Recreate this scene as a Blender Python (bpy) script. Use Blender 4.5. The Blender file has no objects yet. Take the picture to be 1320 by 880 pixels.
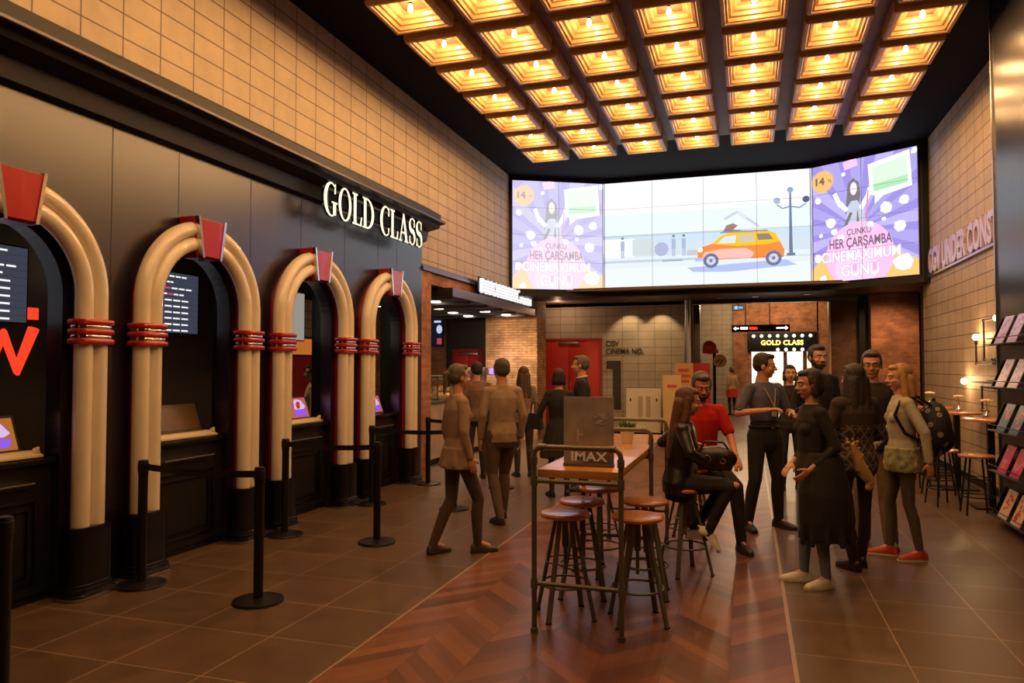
import bpy, bmesh, math, random
from mathutils import Vector, Matrix, noise
from mathutils.geometry import tessellate_polygon
S = bpy.context.scene
COL = S.collection
PI = math.pi
random.seed(7)

# ------------------------------------------------------------------ camera, world, exposure
cam = bpy.data.cameras.new('camera')
cam.sensor_width = 36.0
cam.lens = 951.2 / 1320 * 36.0
cam.clip_start = 0.05
cam.clip_end = 200
co = bpy.data.objects.new('camera', cam)
COL.objects.link(co)
co.location = (0, 0, 1.64)
co.rotation_euler = (PI / 2 + .0338, 0, .3106)
S.camera = co
w = bpy.data.worlds.new('world')
w.use_nodes = True
w.node_tree.nodes['Background'].inputs[0].default_value = (1, .55, .26, 1)
w.node_tree.nodes['Background'].inputs[1].default_value = .012
S.world = w
S.view_settings.view_transform = 'Standard'
S.view_settings.look = 'None'
S.view_settings.gamma = 1
S.view_settings.use_curve_mapping = False
S.view_settings.exposure = 0.0
S.cycles.use_denoising = True
S.cycles.max_bounces = 6
S.cycles.sample_clamp_indirect = 4
BULB_W = 12.0          # watts of each ceiling bulb
SCREEN = 1.15          # brightness of the video wall
WARM = (1, .57, .24)

# ------------------------------------------------------------------ helpers
def nodes(m):
    m.use_nodes = True
    return m.node_tree.nodes, m.node_tree.links

def mat(name, col, rough=.5, metal=0, bump=0, bscale=60, var=0, vscale=8, coat=0, emit=0, alpha=1, spec=.5):
    m = bpy.data.materials.new(name)
    N, L = nodes(m)
    b = N['Principled BSDF']
    b.inputs['Base Color'].default_value = (*col, 1)
    b.inputs['Roughness'].default_value = rough
    b.inputs['Metallic'].default_value = metal
    b.inputs['Coat Weight'].default_value = coat
    b.inputs['Specular IOR Level'].default_value = spec
    if emit:
        b.inputs['Emission Color'].default_value = (*col, 1)
        b.inputs['Emission Strength'].default_value = emit
    tc = None
    if var or bump:
        tc = N.new('ShaderNodeTexCoord')
    if var:
        n = N.new('ShaderNodeTexNoise'); n.inputs['Scale'].default_value = vscale; n.inputs['Detail'].default_value = 4
        L.new(tc.outputs['Object'], n.inputs['Vector'])
        r = N.new('ShaderNodeMapRange'); r.inputs[3].default_value = 1 - var; r.inputs[4].default_value = 1 + var
        r.inputs[1].default_value = .3; r.inputs[2].default_value = .7
        L.new(n.outputs[0], r.inputs[0])
        mx = N.new('ShaderNodeVectorMath'); mx.operation = 'SCALE'; mx.inputs[0].default_value = col
        L.new(r.outputs[0], mx.inputs['Scale']); L.new(mx.outputs[0], b.inputs['Base Color'])
    if bump:
        n = N.new('ShaderNodeTexNoise'); n.inputs['Scale'].default_value = bscale
        L.new(tc.outputs['Object'], n.inputs['Vector'])
        bp = N.new('ShaderNodeBump'); bp.inputs['Strength'].default_value = bump; bp.inputs['Distance'].default_value = .01
        L.new(n.outputs[0], bp.inputs['Height']); L.new(bp.outputs[0], b.inputs['Normal'])
    return m

def emis(name, col, s):
    m = bpy.data.materials.new(name)
    N, L = nodes(m)
    N.remove(N['Principled BSDF'])
    e = N.new('ShaderNodeEmission'); e.inputs[0].default_value = (*col, 1); e.inputs[1].default_value = s
    L.new(e.outputs[0], N['Material Output'].inputs[0])
    return m

def mth(N, L, op, a, b=None, c=None):
    n = N.new('ShaderNodeMath'); n.operation = op
    for i, v in enumerate((a, b, c)):
        if v is None: continue
        if isinstance(v, (int, float)): n.inputs[i].default_value = v
        else: L.new(v, n.inputs[i])
    return n.outputs[0]

def brickmat(name, c1, c2, mortar, bw, bh, msize, offset=.5, rough=.6, bump=.4, u0=0, v0=0, horiz=False, bias=0, var=.25, msm=.1, rvar=0):
    """bricks or tiles laid in world space on vertical faces (horiz: on the floor)"""
    m = bpy.data.materials.new(name)
    N, L = nodes(m)
    b = N['Principled BSDF']
    g = N.new('ShaderNodeNewGeometry')
    sp = N.new('ShaderNodeSeparateXYZ'); L.new(g.outputs['Position'], sp.inputs[0])
    if horiz:
        u, v = sp.outputs[0], sp.outputs[1]
    else:
        sn = N.new('ShaderNodeSeparateXYZ'); L.new(g.outputs['True Normal'], sn.inputs[0])
        ax = mth(N, L, 'ABSOLUTE', sn.outputs[0]); ay = mth(N, L, 'ABSOLUTE', sn.outputs[1])
        isx = mth(N, L, 'GREATER_THAN', ax, ay)
        u = mth(N, L, 'ADD', mth(N, L, 'MULTIPLY', sp.outputs[1], isx),
                mth(N, L, 'MULTIPLY', sp.outputs[0], mth(N, L, 'SUBTRACT', 1.0, isx)))
        v = sp.outputs[2]
    cb = N.new('ShaderNodeCombineXYZ')
    L.new(mth(N, L, 'ADD', u, -u0), cb.inputs[0]); L.new(mth(N, L, 'ADD', v, -v0), cb.inputs[1])
    br = N.new('ShaderNodeTexBrick')
    br.offset = offset
    L.new(cb.outputs[0], br.inputs['Vector'])
    br.inputs['Color1'].default_value = (*c1, 1); br.inputs['Color2'].default_value = (*c2, 1)
    br.inputs['Mortar'].default_value = (*mortar, 1)
    br.inputs['Scale'].default_value = 1; br.inputs['Mortar Size'].default_value = msize
    br.inputs['Mortar Smooth'].default_value = msm; br.inputs['Bias'].default_value = bias
    br.inputs['Brick Width'].default_value = bw; br.inputs['Row Height'].default_value = bh
    nz = N.new('ShaderNodeTexNoise'); nz.inputs['Scale'].default_value = 3.5; nz.inputs['Detail'].default_value = 8
    nz.inputs['Roughness'].default_value = .62
    L.new(g.outputs['Position'], nz.inputs['Vector'])
    mr = N.new('ShaderNodeMapRange'); mr.inputs[1].default_value = .3; mr.inputs[2].default_value = .7
    mr.inputs[3].default_value = 1 - var; mr.inputs[4].default_value = 1 + var
    L.new(nz.outputs[0], mr.inputs[0])
    sc = N.new('ShaderNodeVectorMath'); sc.operation = 'SCALE'
    L.new(br.outputs[0], sc.inputs[0]); L.new(mr.outputs[0], sc.inputs['Scale'])
    L.new(sc.outputs[0], b.inputs['Base Color'])
    b.inputs['Roughness'].default_value = rough
    if rvar:
        r2 = N.new('ShaderNodeMapRange'); r2.inputs[3].default_value = rough - rvar; r2.inputs[4].default_value = rough + rvar
        L.new(nz.outputs[0], r2.inputs[0]); L.new(r2.outputs[0], b.inputs['Roughness'])
    if bump:
        bp = N.new('ShaderNodeBump'); bp.inputs['Strength'].default_value = bump; bp.inputs['Distance'].default_value = .006
        hh = mth(N, L, 'ADD', mth(N, L, 'MULTIPLY', nz.outputs[0], .5), mth(N, L, 'SUBTRACT', 1.0, br.outputs['Fac']))
        L.new(hh, bp.inputs['Height']); L.new(bp.outputs[0], b.inputs['Normal'])
    return m

class MB:
    def __init__(s): s.bm = bmesh.new()
    def _addmesh(s, verts, faces):
        vs = [s.bm.verts.new(v) for v in verts]
        for f in faces:
            try: s.bm.faces.new([vs[i] for i in f])
            except ValueError: pass
        return vs
    def box(s, x0, x1, y0, y1, z0, z1, bev=0, M=None):
        t = bmesh.new()
        r = bmesh.ops.create_cube(t, size=1)
        bmesh.ops.scale(t, vec=(abs(x1 - x0), abs(y1 - y0), abs(z1 - z0)), verts=t.verts)
        bmesh.ops.translate(t, vec=((x0 + x1) / 2, (y0 + y1) / 2, (z0 + z1) / 2), verts=t.verts)
        if bev: bmesh.ops.bevel(t, geom=t.edges[:], offset=bev, segments=2, affect='EDGES', profile=.6)
        s.merge(t, M); return s
    def merge(s, t, M=None):
        if M is not None: bmesh.ops.transform(t, matrix=M, verts=t.verts)
        t.verts.index_update()
        s._addmesh([v.co.copy() for v in t.verts], [[v.index for v in f.verts] for f in t.faces]); t.free(); return s
    def rings(s, rings, caps=True, closed=False):
        """loft through rings of equal length"""
        V = [p for r in rings for p in r]; n = len(rings[0]); F = []
        k = len(rings)
        for i in range(k if closed else k - 1):
            a = i * n; b = ((i + 1) % k) * n
            for j in range(n):
                F.append((a + j, a + (j + 1) % n, b + (j + 1) % n, b + j))
        if caps and not closed:
            F.append(tuple(range(n))[::-1]); F.append(tuple(range((k - 1) * n, k * n)))
        s._addmesh(V, F); return s
    def cyl(s, p0, p1, r0, r1=None, seg=16):
        r1 = r0 if r1 is None else r1
        p0, p1 = Vector(p0), Vector(p1); d = (p1 - p0).normalized()
        a = d.orthogonal().normalized(); b = d.cross(a)
        R = lambda p, r: [p + (a * math.cos(2 * PI * i / seg) + b * math.sin(2 * PI * i / seg)) * r for i in range(seg)]
        return s.rings([R(p0, r0), R(p1, r1)])
    def tube(s, pts, r, seg=10, closed=False):
        pts = [Vector(p) for p in pts]; n = len(pts); rg = []
        a = None
        for i, p in enumerate(pts):
            if closed: d = pts[(i + 1) % n] - pts[i - 1]
            else: d = pts[min(i + 1, n - 1)] - pts[max(i - 1, 0)]
            d.normalize()
            if a is None: a = d.orthogonal().normalized()
            a = (a - d * a.dot(d)).normalized(); b = d.cross(a)
            rr = r[i] if isinstance(r, (list, tuple)) else r
            rg.append([p + (a * math.cos(2 * PI * j / seg) + b * math.sin(2 * PI * j / seg)) * rr for j in range(seg)])
        return s.rings(rg, closed=closed)
    def lathe(s, prof, c=(0, 0, 0), seg=28, M=None):
        t = MB(); c = Vector(c)
        rg = [[Vector((r * math.cos(2 * PI * j / seg), r * math.sin(2 * PI * j / seg), z)) + c for j in range(seg)] for r, z in prof]
        t.rings(rg)
        return s.merge(t.bm, M)
    def ell(s, c, r, M=None, seg=16):
        t = bmesh.new(); bmesh.ops.create_uvsphere(t, u_segments=seg, v_segments=max(6, seg // 2 + 2), radius=1)
        if isinstance(r, (int, float)): r = (r, r, r)
        bmesh.ops.scale(t, vec=r, verts=t.verts)
        if M is not None: bmesh.ops.transform(t, matrix=M, verts=t.verts)
        bmesh.ops.translate(t, vec=c, verts=t.verts)
        return s.merge(t)
    def cap(s, p0, r0, p1, r1, seg=12):
        p0, p1 = Vector(p0), Vector(p1); d = p1 - p0; L_ = d.length
        if L_ < 1e-5: return s.ell(p0, max(r0, r1), seg=seg)
        d.normalize(); a = d.orthogonal().normalized(); b = d.cross(a); rg = []
        for k in range(5):
            t = -PI / 2 + (k + .15) * PI / 2 / 4.15
            rg.append((p0 + d * r0 * math.sin(t), r0 * math.cos(t)))
        for k in range(5):
            t = (k) * PI / 2 / 4.15
            rg.append((p1 + d * r1 * math.sin(t), r1 * math.cos(t)))
        return s.rings([[p + (a * math.cos(2 * PI * j / seg) + b * math.sin(2 * PI * j / seg)) * r for j in range(seg)] for p, r in rg])
    def prism(s, pts, ext):
        """closed planar outline pushed along ext"""
        pts = [Vector(p) for p in pts]; ext = Vector(ext); n = len(pts)
        tri = tessellate_polygon([pts])
        V = pts + [p + ext for p in pts]
        F = [tuple(t) for t in tri] + [tuple(i + n for i in reversed(t)) for t in tri]
        F += [(i, (i + 1) % n, (i + 1) % n + n, i + n) for i in range(n)]
        s._addmesh(V, F); return s
    def build(s, name, m, parent=None, smooth=35, origin=True):
        bm = s.bm
        bmesh.ops.recalc_face_normals(bm, faces=bm.faces)
        loc = Vector((0, 0, 0))
        if parent is None and origin and len(bm.verts):
            xs = [v.co.x for v in bm.verts]; ys = [v.co.y for v in bm.verts]; zs = [v.co.z for v in bm.verts]
            loc = Vector(((min(xs) + max(xs)) / 2, (min(ys) + max(ys)) / 2, min(zs)))
            bmesh.ops.translate(bm, vec=-loc, verts=bm.verts)
        me = bpy.data.meshes.new(name); bm.to_mesh(me); bm.free()
        o = bpy.data.objects.new(name, me); COL.objects.link(o)
        if smooth:
            me.shade_smooth(); me.set_sharp_from_angle(angle=math.radians(smooth))
        for q in (m if isinstance(m, (list, tuple)) else [m]): me.materials.append(q)
        o.location = loc
        if parent is not None: o.parent = parent
        return o

def tag(o, label, cat, group=None):
    o['label'] = label; o['category'] = cat
    if group: o['group'] = group
    return o
def thing(name, label, cat, loc=(0, 0, 0), rz=0, group=None, parent=None):
    o = bpy.data.objects.new(name, None); COL.objects.link(o)
    o.empty_display_size = .1
    o.location = loc; o.rotation_euler = (0, 0, rz)
    return tag(o, label, cat, group)
def struct(mb, name, m, smooth=0):
    o = mb.build(name, m, smooth=smooth); o['kind'] = 'structure'; return o
def copytree(o, parent=None):
    c = o.copy(); COL.objects.link(c); c.parent = parent
    for ch in o.children: copytree(ch, c)
    return c
def light(kind, loc, energy, col, parent=None, size=.03, aim=None, spot=None, blend=.6, sx=None, sy=None):
    l = bpy.data.lights.new('lamp_light', kind); l.energy = energy; l.color = col
    if kind == 'AREA':
        l.size = size
        if sx: l.shape = 'RECTANGLE'; l.size = sx; l.size_y = sy
    else: l.shadow_soft_size = size
    if spot: l.spot_size = spot; l.spot_blend = blend
    o = bpy.data.objects.new('lamp_light', l); COL.objects.link(o); o.location = loc
    if aim is not None: o.rotation_euler = Vector(aim).to_track_quat('-Z', 'Y').to_euler()
    if parent is not None: o.parent = parent
    return o
def textmesh(s, size, extrude=.01, offset=0, spacing=1, align='LEFT', squash=1):
    """lettering as a bmesh in the XY plane"""
    c = bpy.data.curves.new('txt', 'FONT'); c.body = s; c.size = size; c.extrude = extrude; c.offset = offset
    c.space_character = spacing; c.align_x = align; c.resolution_u = 3
    o = bpy.data.objects.new('txt', c); COL.objects.link(o)
    dg = bpy.context.evaluated_depsgraph_get()
    me = bpy.data.meshes.new_from_object(o.evaluated_get(dg))
    bm = bmesh.new(); bm.from_mesh(me); bpy.data.objects.remove(o); bpy.data.curves.remove(c); bpy.data.meshes.remove(me)
    bmesh.ops.scale(bm, vec=(squash, 1, 1), verts=bm.verts)
    return bm
def basis(o, x, y, z):
    """matrix with columns x,y,z and translation o"""
    x, y, z = Vector(x), Vector(y), Vector(z)
    return Matrix(((x[0], y[0], z[0], o[0]), (x[1], y[1], z[1], o[1]), (x[2], y[2], z[2], o[2]), (0, 0, 0, 1)))
ORD = ['first', 'second', 'third', 'fourth', 'fifth', 'sixth', 'seventh', 'eighth', 'ninth', 'tenth', 'eleventh', 'twelfth']

# ------------------------------------------------------------------ materials
M = {}
M['tile_wall'] = brickmat('tile_wall', (.50, .385, .255), (.46, .355, .235), (.11, .075, .045),   .39, .195, .0065, 0, .55, .4, u0=.26, v0=.15, var=.12)
M['tile_wall_x'] = brickmat('tile_wall_x', (.42, .35, .26), (.38, .32, .24), (.10, .08, .06), .39, .195, .005, 0, .6, .25, u0=.18, v0=.15, var=.12)
M['floor_left'] = brickmat('floor_left', (.112, .068, .037), (.094, .058, .032), (.30, .21, .13), .6, .6, .0042, 0, .40, .12, u0=.213, v0=.277, horiz=True, var=.22, rvar=.12)
M['floor_right'] = brickmat('floor_right', (.112, .068, .037), (.094, .058, .032), (.30, .21, .13), .6, .6, .0042, 0, .38, .12, u0=.22, v0=.369, horiz=True, var=.22, rvar=.12)
M['brick'] = brickmat('brick', (.42, .17, .07), (.30, .11, .05), (.30, .22, .15), .22, .07, .006, .5, .8, .9, var=.45)
M['brick_pale'] = brickmat('brick_pale', (.55, .34, .18), (.42, .24, .12), (.25, .18, .12), .22, .06, .007, .5, .8, 1, var=.5)
M['brick_dark'] = brickmat('brick_dark', (.16, .075, .04), (.12, .055, .03), (.13, .09, .06), .22, .07, .006, .5, .8, .8, var=.4)

def woodfloor():
    m = bpy.data.materials.new('chevron_wood'); N, L = nodes(m); b = N['Principled BSDF']
    g = N.new('ShaderNodeNewGeometry'); sp = N.new('ShaderNodeSeparateXYZ'); L.new(g.outputs['Position'], sp.inputs[0])
    cw = 2.41 / 7
    u = mth(N, L, 'DIVIDE', mth(N, L, 'ADD', sp.outputs[0], 2.187), cw)
    ci = mth(N, L, 'FLOOR', u); fr = mth(N, L, 'FRACT', u)
    odd = mth(N, L, 'MODULO', mth(N, L, 'ADD', ci, 20), 2.0)
    sg = mth(N, L, 'SUBTRACT', mth(N, L, 'MULTIPLY', odd, 2.0), 1.0)
    yy = mth(N, L, 'ADD', sp.outputs[1], mth(N, L, 'MULTIPLY', mth(N, L, 'MULTIPLY', mth(N, L, 'SUBTRACT', fr, .5), cw * 1.05), sg))
    v = mth(N, L, 'DIVIDE', yy, .125)
    pi_ = mth(N, L, 'FLOOR', v); pf = mth(N, L, 'FRACT', v)
    cb = N.new('ShaderNodeCombineXYZ'); L.new(ci, cb.inputs[0]); L.new(pi_, cb.inputs[1])
    wn = N.new('ShaderNodeTexWhiteNoise'); wn.noise_dimensions = '2D'; L.new(cb.outputs[0], wn.inputs['Vector'])
    # grain runs along the plank
    gv = N.new('ShaderNodeCombineXYZ'); L.new(mth(N, L, 'MULTIPLY', fr, 1.2), gv.inputs[0]); L.new(mth(N, L, 'MULTIPLY', yy, 22.0), gv.inputs[1]); L.new(mth(N, L, 'MULTIPLY', wn.outputs[0], 9.0), gv.inputs[2])
    nz = N.new('ShaderNodeTexNoise'); nz.inputs['Scale'].default_value = 2.2; nz.inputs['Detail'].default_value = 7; L.new(gv.outputs[0], nz.inputs['Vector'])
    mix = mth(N, L, 'ADD', mth(N, L, 'MULTIPLY', wn.outputs[0], .62), mth(N, L, 'MULTIPLY', nz.outputs[0], .55))
    cr = N.new('ShaderNodeValToRGB'); L.new(mix, cr.inputs[0])
    e = cr.color_ramp.elements; e[0].position = .15; e[0].color = (.070, .026, .013, 1); e[1].position = .95; e[1].color = (.26, .105, .042, 1)
    k = e.new(.55); k.color = (.145, .055, .024, 1)
    edge = mth(N, L, 'MINIMUM', mth(N, L, 'MINIMUM', pf, mth(N, L, 'SUBTRACT', 1.0, pf)), mth(N, L, 'MULTIPLY', mth(N, L, 'MINIMUM', fr, mth(N, L, 'SUBTRACT', 1.0, fr)), 2.5))
    gap = mth(N, L, 'GREATER_THAN', edge, .012)
    sc = N.new('ShaderNodeVectorMath'); sc.operation = 'SCALE'; L.new(cr.outputs[0], sc.inputs[0])
    L.new(mth(N, L, 'ADD', mth(N, L, 'MULTIPLY', gap, .6), .4), sc.inputs['Scale']); L.new(sc.outputs[0], b.inputs['Base Color'])
    rr = N.new('ShaderNodeMapRange'); rr.inputs[3].default_value = .24; rr.inputs[4].default_value = .42
    L.new(nz.outputs[0], rr.inputs[0]); L.new(rr.outputs[0], b.inputs['Roughness'])
    bp = N.new('ShaderNodeBump'); bp.inputs['Strength'].default_value = .12; bp.inputs['Distance'].default_value = .004
    L.new(mth(N, L, 'ADD', mth(N, L, 'MULTIPLY', nz.outputs[0], .5), gap), bp.inputs['Height']); L.new(bp.outputs[0], b.inputs['Normal'])
    return m
M['chevron'] = woodfloor()
M['black_panel'] = mat('black_panel', (.012, .008, .021), .27, var=.12, vscale=2, bump=.03, bscale=3)  # violet sheen of the screens tinted into the black base colour
M['black_panel'].node_tree.nodes['Principled BSDF'].inputs['IOR'].default_value = 1.85
M['black'] = mat('black', (.007, .006, .006), .5, spec=.3)
M['black_ceiling'] = mat('black_ceiling', (.004, .0035, .005), .9, spec=.2)
M['black_gloss'] = mat('black_gloss', (.006, .0055, .006), .26, spec=.4)
M['black_metal'] = mat('black_metal', (.010, .009, .009), .35, .2, spec=.4)
M['gun_metal'] = mat('gun_metal', (.15, .135, .105), .42, .3, bump=.05)
M['pipe'] = mat('pipe', (.07, .055, .045), .4, .8, bump=.08)
M['chrome'] = mat('chrome', (.80, .78, .74), .12, 1)
M['steel'] = mat('steel', (.45, .43, .42), .3, 1)
M['cream'] = mat('cream_enamel', (.80, .69, .53), .16, coat=.8, var=.03, vscale=5)
M['red_gloss'] = mat('red_gloss', (.42, .018, .016), .2, coat=.5)
M['red'] = mat('red_paint', (.40, .018, .010), .45)
M['red_door'] = mat('red_door', (.55, .022, .012), .5)
M['coffer'] = mat('coffer_wood', (.60, .36, .15), .38, var=.12, vscale=10, coat=.2)
M['beam'] = mat('beam_wood', (.20, .10, .05), .5, var=.15, vscale=4)
M['table_wood'] = mat('table_wood', (.64, .29, .07), .26, var=.15, vscale=3, coat=.3)
M['seat_wood'] = mat('seat_wood', (.56, .22, .075), .28, var=.12, vscale=6, coat=.4)
M['white'] = mat('white_paint', (.8, .76, .68), .5)
M['paper'] = mat('paper_board', (.75, .66, .5), .6)
M['dark_wood'] = mat('dark_wood', (.04, .024, .016), .5, var=.3, vscale=3)
M['soffit'] = mat('soffit', (.10, .065, .045), .6)
M['glass'] = mat('glass', (.9, .95, 1), .03, spec=.6)
M['glass'].node_tree.nodes['Principled BSDF'].inputs['Transmission Weight'].default_value = 1
M['bulb'] = emis('bulb_glow', (1, .62, .25), 60)
M['bulb_small'] = emis('bulb_small_glow', (1, .66, .32), 35)
M['lamp_white'] = emis('lamp_white', (1, .86, .66), 14)
M['sign_glow'] = emis('sign_glow', (1, .87, .60), 1.5)
M['sign_white'] = emis('sign_white', (1, .96, .95), 1.8)
M['neon_red'] = emis('neon_red', (1, .055, .02), 1.1)
def C(r, g, b): return tuple(((x / 255) / 12.92 if x <= 10 else ((x / 255 + .055) / 1.055) ** 2.4) for x in (r, g, b))
_cc = {}
def cloth(c, rough=.85, bump=.25):
    k = (tuple(c), rough)
    if k not in _cc: _cc[k] = mat('cloth', c, rough, var=.15, vscale=14, bump=bump, bscale=90)
    return _cc[k]
def plain(c, rough=.5, metal=0):
    k = (tuple(c), rough, metal)
    if k not in _cc: _cc[k] = mat('paint', c, rough, metal)
    return _cc[k]
def glow(c, s=1.0):
    k = ('e', tuple(c), s)
    if k not in _cc: _cc[k] = emis('glow', c, s)
    return _cc[k]

# ------------------------------------------------------------------ the room
XL, XR, YB, ZC = -4.7, 3.0, 18.0, 5.6
EL, ER = -2.187, .223
struct(MB().box(-9.5, EL, -1, 31, -.1, 0), 'floor', M['floor_left'])
struct(MB().box(ER, 5.5, -1, 31, -.1, 0), 'floor', M['floor_right'])
struct(MB().box(EL, ER, -1, 31, -.1, 0), 'floor', M['chevron'])
ST = mat('floor_strip', (.42, .30, .20), .35, .3)
struct(MB().box(EL - .008, EL + .008, -1, 30, -.05, .003), 'trim_1', ST)
struct(MB().box(ER - .012, ER + .012, -1, 30, -.05, .003), 'trim_2', ST)
struct(MB().box(-4.9, 3.3, -1, 15.6, ZC, ZC + .1), 'ceiling', M['black_ceiling'])
# upper tiled wall on the left, above the ticket front and the popcorn shop
struct(MB().box(XL - .2, XL, -1, 15.6, 3.13, ZC), 'wall_left_upper', M['tile_wall'])
# ticket-office front: a comb outline with four arched openings
AY = [3.55, 5.335, 7.12, 8.91]
RIN, SPR = .49, 2.15
def archpts(yc, r, zs, n=24, rz=None):
    rz = rz or r
    return [(yc - r * math.cos(PI * i / n), zs + rz * math.sin(PI * i / n)) for i in range(n + 1)]
out = [(-1.0, 0.0)]
for yc in AY:
    out.append((yc - RIN, 0.0)); out += archpts(yc, RIN, SPR); out.append((yc + RIN, 0.0))
out += [(10.13, 0.0), (10.13, 4.02), (-1.0, 4.02)]
fm = MB().prism([(XL + .02, y, z) for y, z in out], (-.14, 0, 0))
front = struct(fm, 'wall_left', M['black_panel'])
# thin joints between the cladding panels
jm = MB()
for y in (2.6, 4.45, 5.15, 6.12, 6.98, 7.9, 8.75, 9.3):
    jm.box(XL + .0195, XL + .0212, y - .003, y + .003, 2.95 if any(abs(y - a) < .75 for a in AY) else .0, 3.52)
struct(jm, 'trim_3', M['black'])
# sloped dark cornice over the ticket front
prof = [(XL + .02, 3.50), (XL + .10, 3.52), (XL + .12, 3.66), (XL + .30, 3.70), (XL + .32, 3.745), (XL + .40, 3.76), (XL + .40, 3.80), (XL + .33, 3.82), (XL + .33, 3.90), (XL + .10, 4.04), (XL, 4.04), (XL, 3.5)]
cm = MB(); cm.rings([[Vector((x, y, z)) for x, z in prof] for y in (-1.0, 10.13)], caps=False)
for y in (-1.0, 10.13):
    cm.prism([(x, y, z) for x, z in prof], (0, .004 if y > 0 else -.004, 0))
struct(cm, 'trim_4', mat('cornice', (.008, .007, .008), .45, spec=.35))
struct(MB().box(XL + .395, XL + .407, -1, 10.135, 3.765, 3.785), 'trim_5', plain((.12, .10, .11), .35, .6))
# lining of the booth interiors
struct(MB().box(-6.05, -5.95, -1, 7.6, 0, 3.05), 'wall_left_booth', mat('booth_wall', (.035, .028, .022), .6))
struct(MB().box(-9.4, -4.84, -1, 10.13, 3.0, 3.1), 'ceiling_booth', M['black_ceiling'])
dv = MB()
for y in (2.66, 4.44, 6.23, 8.01, 9.8): dv.box(-5.16, XL - .12, y - .06, y + .06, 0, 3.0)
struct(dv, 'wall_left_partition', mat('partition', (.02, .017, .015), .5))
struct(MB().box(-9.5, -9.4, -1, 18, 0, 3.6), 'wall_left_far', M['tile_wall'])
# wall around the popcorn shop
struct(MB().box(XL - .12, XL + .02, 10.13, 10.48, 0, 3.13), 'wall_left_pier', M['brick'])
struct(MB().box(XL - .14, XL, 10.48, 15.9, 2.92, 3.13), 'wall_left_lintel', M['brick'])
tr = MB()
tr.box(XL, XL + .05, 10.13, 15.6, 3.10, 3.15).box(XL, XL + .03, 10.13, 15.6, 3.16, 3.185)
struct(tr, 'trim_6', mat('violet_trim', (.16, .13, .17), .3, .6))
struct(MB().box(-9.4, -7.0, 16.5, 16.6, 0, 3.0), 'wall_popcorn_side', M['brick'])
struct(MB().box(-9.4, -5.98, 16.6, 16.72, 0, 3.0), 'wall_popcorn_back', M['black_panel'])
struct(MB().box(-5.72, -4.5, 15.85, 16.6, 0, 3.2), 'wall_popcorn_pillar', M['brick_pale'])
struct(MB().box(-9.4, -4.7, 10.13, 16.7, 3.13, 3.2), 'ceiling_popcorn', M['black_ceiling'])
# back wall with the corridor opening
bw = MB()
OX0, OX1, OZ = -1.08, 1.72, 3.10
bw.box(-5.6, OX0 - .16, YB, YB + .2, 0, 3.3)
struct(bw, 'wall_back', M['tile_wall_x'])
struct(MB().box(-5.6, 3.3, YB, YB + .2, OZ + .02, 3.4).box(OX0 - .16, OX0 - .02, YB - .02, YB + .25, 0, OZ), 'wall_back_header', M['black_panel'])
struct(MB().box(1.76, 2.33, YB + .05, YB + .25, 0, 3.12), 'wall_back_panel', M['brick_dark'])
struct(MB().box(2.33, 2.52, YB - .1, YB + .25, 0, 3.2), 'wall_back_gap', M['black'])  # black strip filling the dark gap, its shade put into the colour
struct(MB().box(2.52, 3.45, YB - .45, YB + .25, 0, 3.22), 'wall_back_pillar', M['brick'])
struct(MB().box(3.45, 5.0, YB - .2, YB + .25, 0, 3.22), 'wall_back_recess', M['dark_wood'])
struct(MB().box(OX1, OX1 + .04, YB - .06, YB + .25, 0, OZ), 'trim_7', plain(C(190, 150, 100), .5))
# low ceiling under the video wall
struct(MB().box(-5.6, 5.0, 15.0, 18.2, 3.2, 3.26).box(-5.6, -4.7, 14.2, 15.1, 3.14, 3.2), 'ceiling_low', M['soffit'])
# upper bulkhead that carries the video wall
bk = MB()
oo = [(-4.7, 14.42), (-2.9, 15.38), (1.2, 15.38), (2.9, 14.3), (3.2, 14.3), (3.2, 15.9), (-4.9, 15.9), (-4.9, 14.42)]
bk.prism([(x, y, 3.10) for x, y in oo], (0, 0, ZC - 3.10))
struct(bk, 'wall_back_upper', M['black'])
# right wall
struct(MB().box(XR, XR + .2, 4, 14.95, 0, ZC), 'wall_right', M['tile_wall'])
struct(MB().box(3.0, 5.0, 14.9, 15.1, 0, 3.2).box(3.9, 4.0, 15.1, 18, 0, 3.2), 'wall_right_return', M['dark_wood'])
# glossy black portal in front of the right wall
struct(MB().box(2.55, XR + .02, 3.0, 9.15, 0, ZC), 'wall_right_portal', mat('portal', (.03, .03, .035), .24, .3))
struct(MB().box(2.535, 2.56, 9.13, 9.165, 0, ZC), 'trim_8', M['steel'])
# sign board rail on the right wall
struct(MB().box(XR - .05, XR, 9.15, 14.9, 3.17, 3.205).box(XR - .03, XR, 9.15, 14.9, 3.215, 3.30), 'trim_9', mat('violet_rail', (.30, .25, .30), .25, .8))
# corridor beyond the opening
struct(MB().box(-4.0, -.56, 30, 30.2, 0, 5).box(-4.1, -3.9, YB + .2, 30, 0, 5), 'wall_corridor_left', M['tile_wall_x'])
struct(MB().box(-.56, .10, 29.9, 30.2, 0, 5).box(.10, 2.5, 29.9, 30.2, 2.95, 5).box(2.45, 5, 29.9, 30.2, 0, 5).box(4.0, 4.2, YB + .2, 30, 0, 5), 'wall_corridor_back', M['brick'])
struct(MB().box(-4.1, 4.2, YB + .2, 33, 4.3, 4.4), 'ceiling_corridor', M['soffit'])
struct(MB().box(-.3, 3, 32.5, 32.6, 0, 3.2).box(-.3, -.2, 30, 32.5, 0, 3.2).box(2.9, 3.0, 30, 32.5, 0, 3.2), 'wall_foyer_back', plain((.8, .72, .6), .7))
# baseboards
struct(MB().box(XR - .02, XR, 9.15, 14.9, 0, .1), 'baseboard_right', M['black'])
struct(MB().box(-5.2, OX0 - .16, YB - .02, YB, 0, .1), 'baseboard_back', M['black'])

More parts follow.
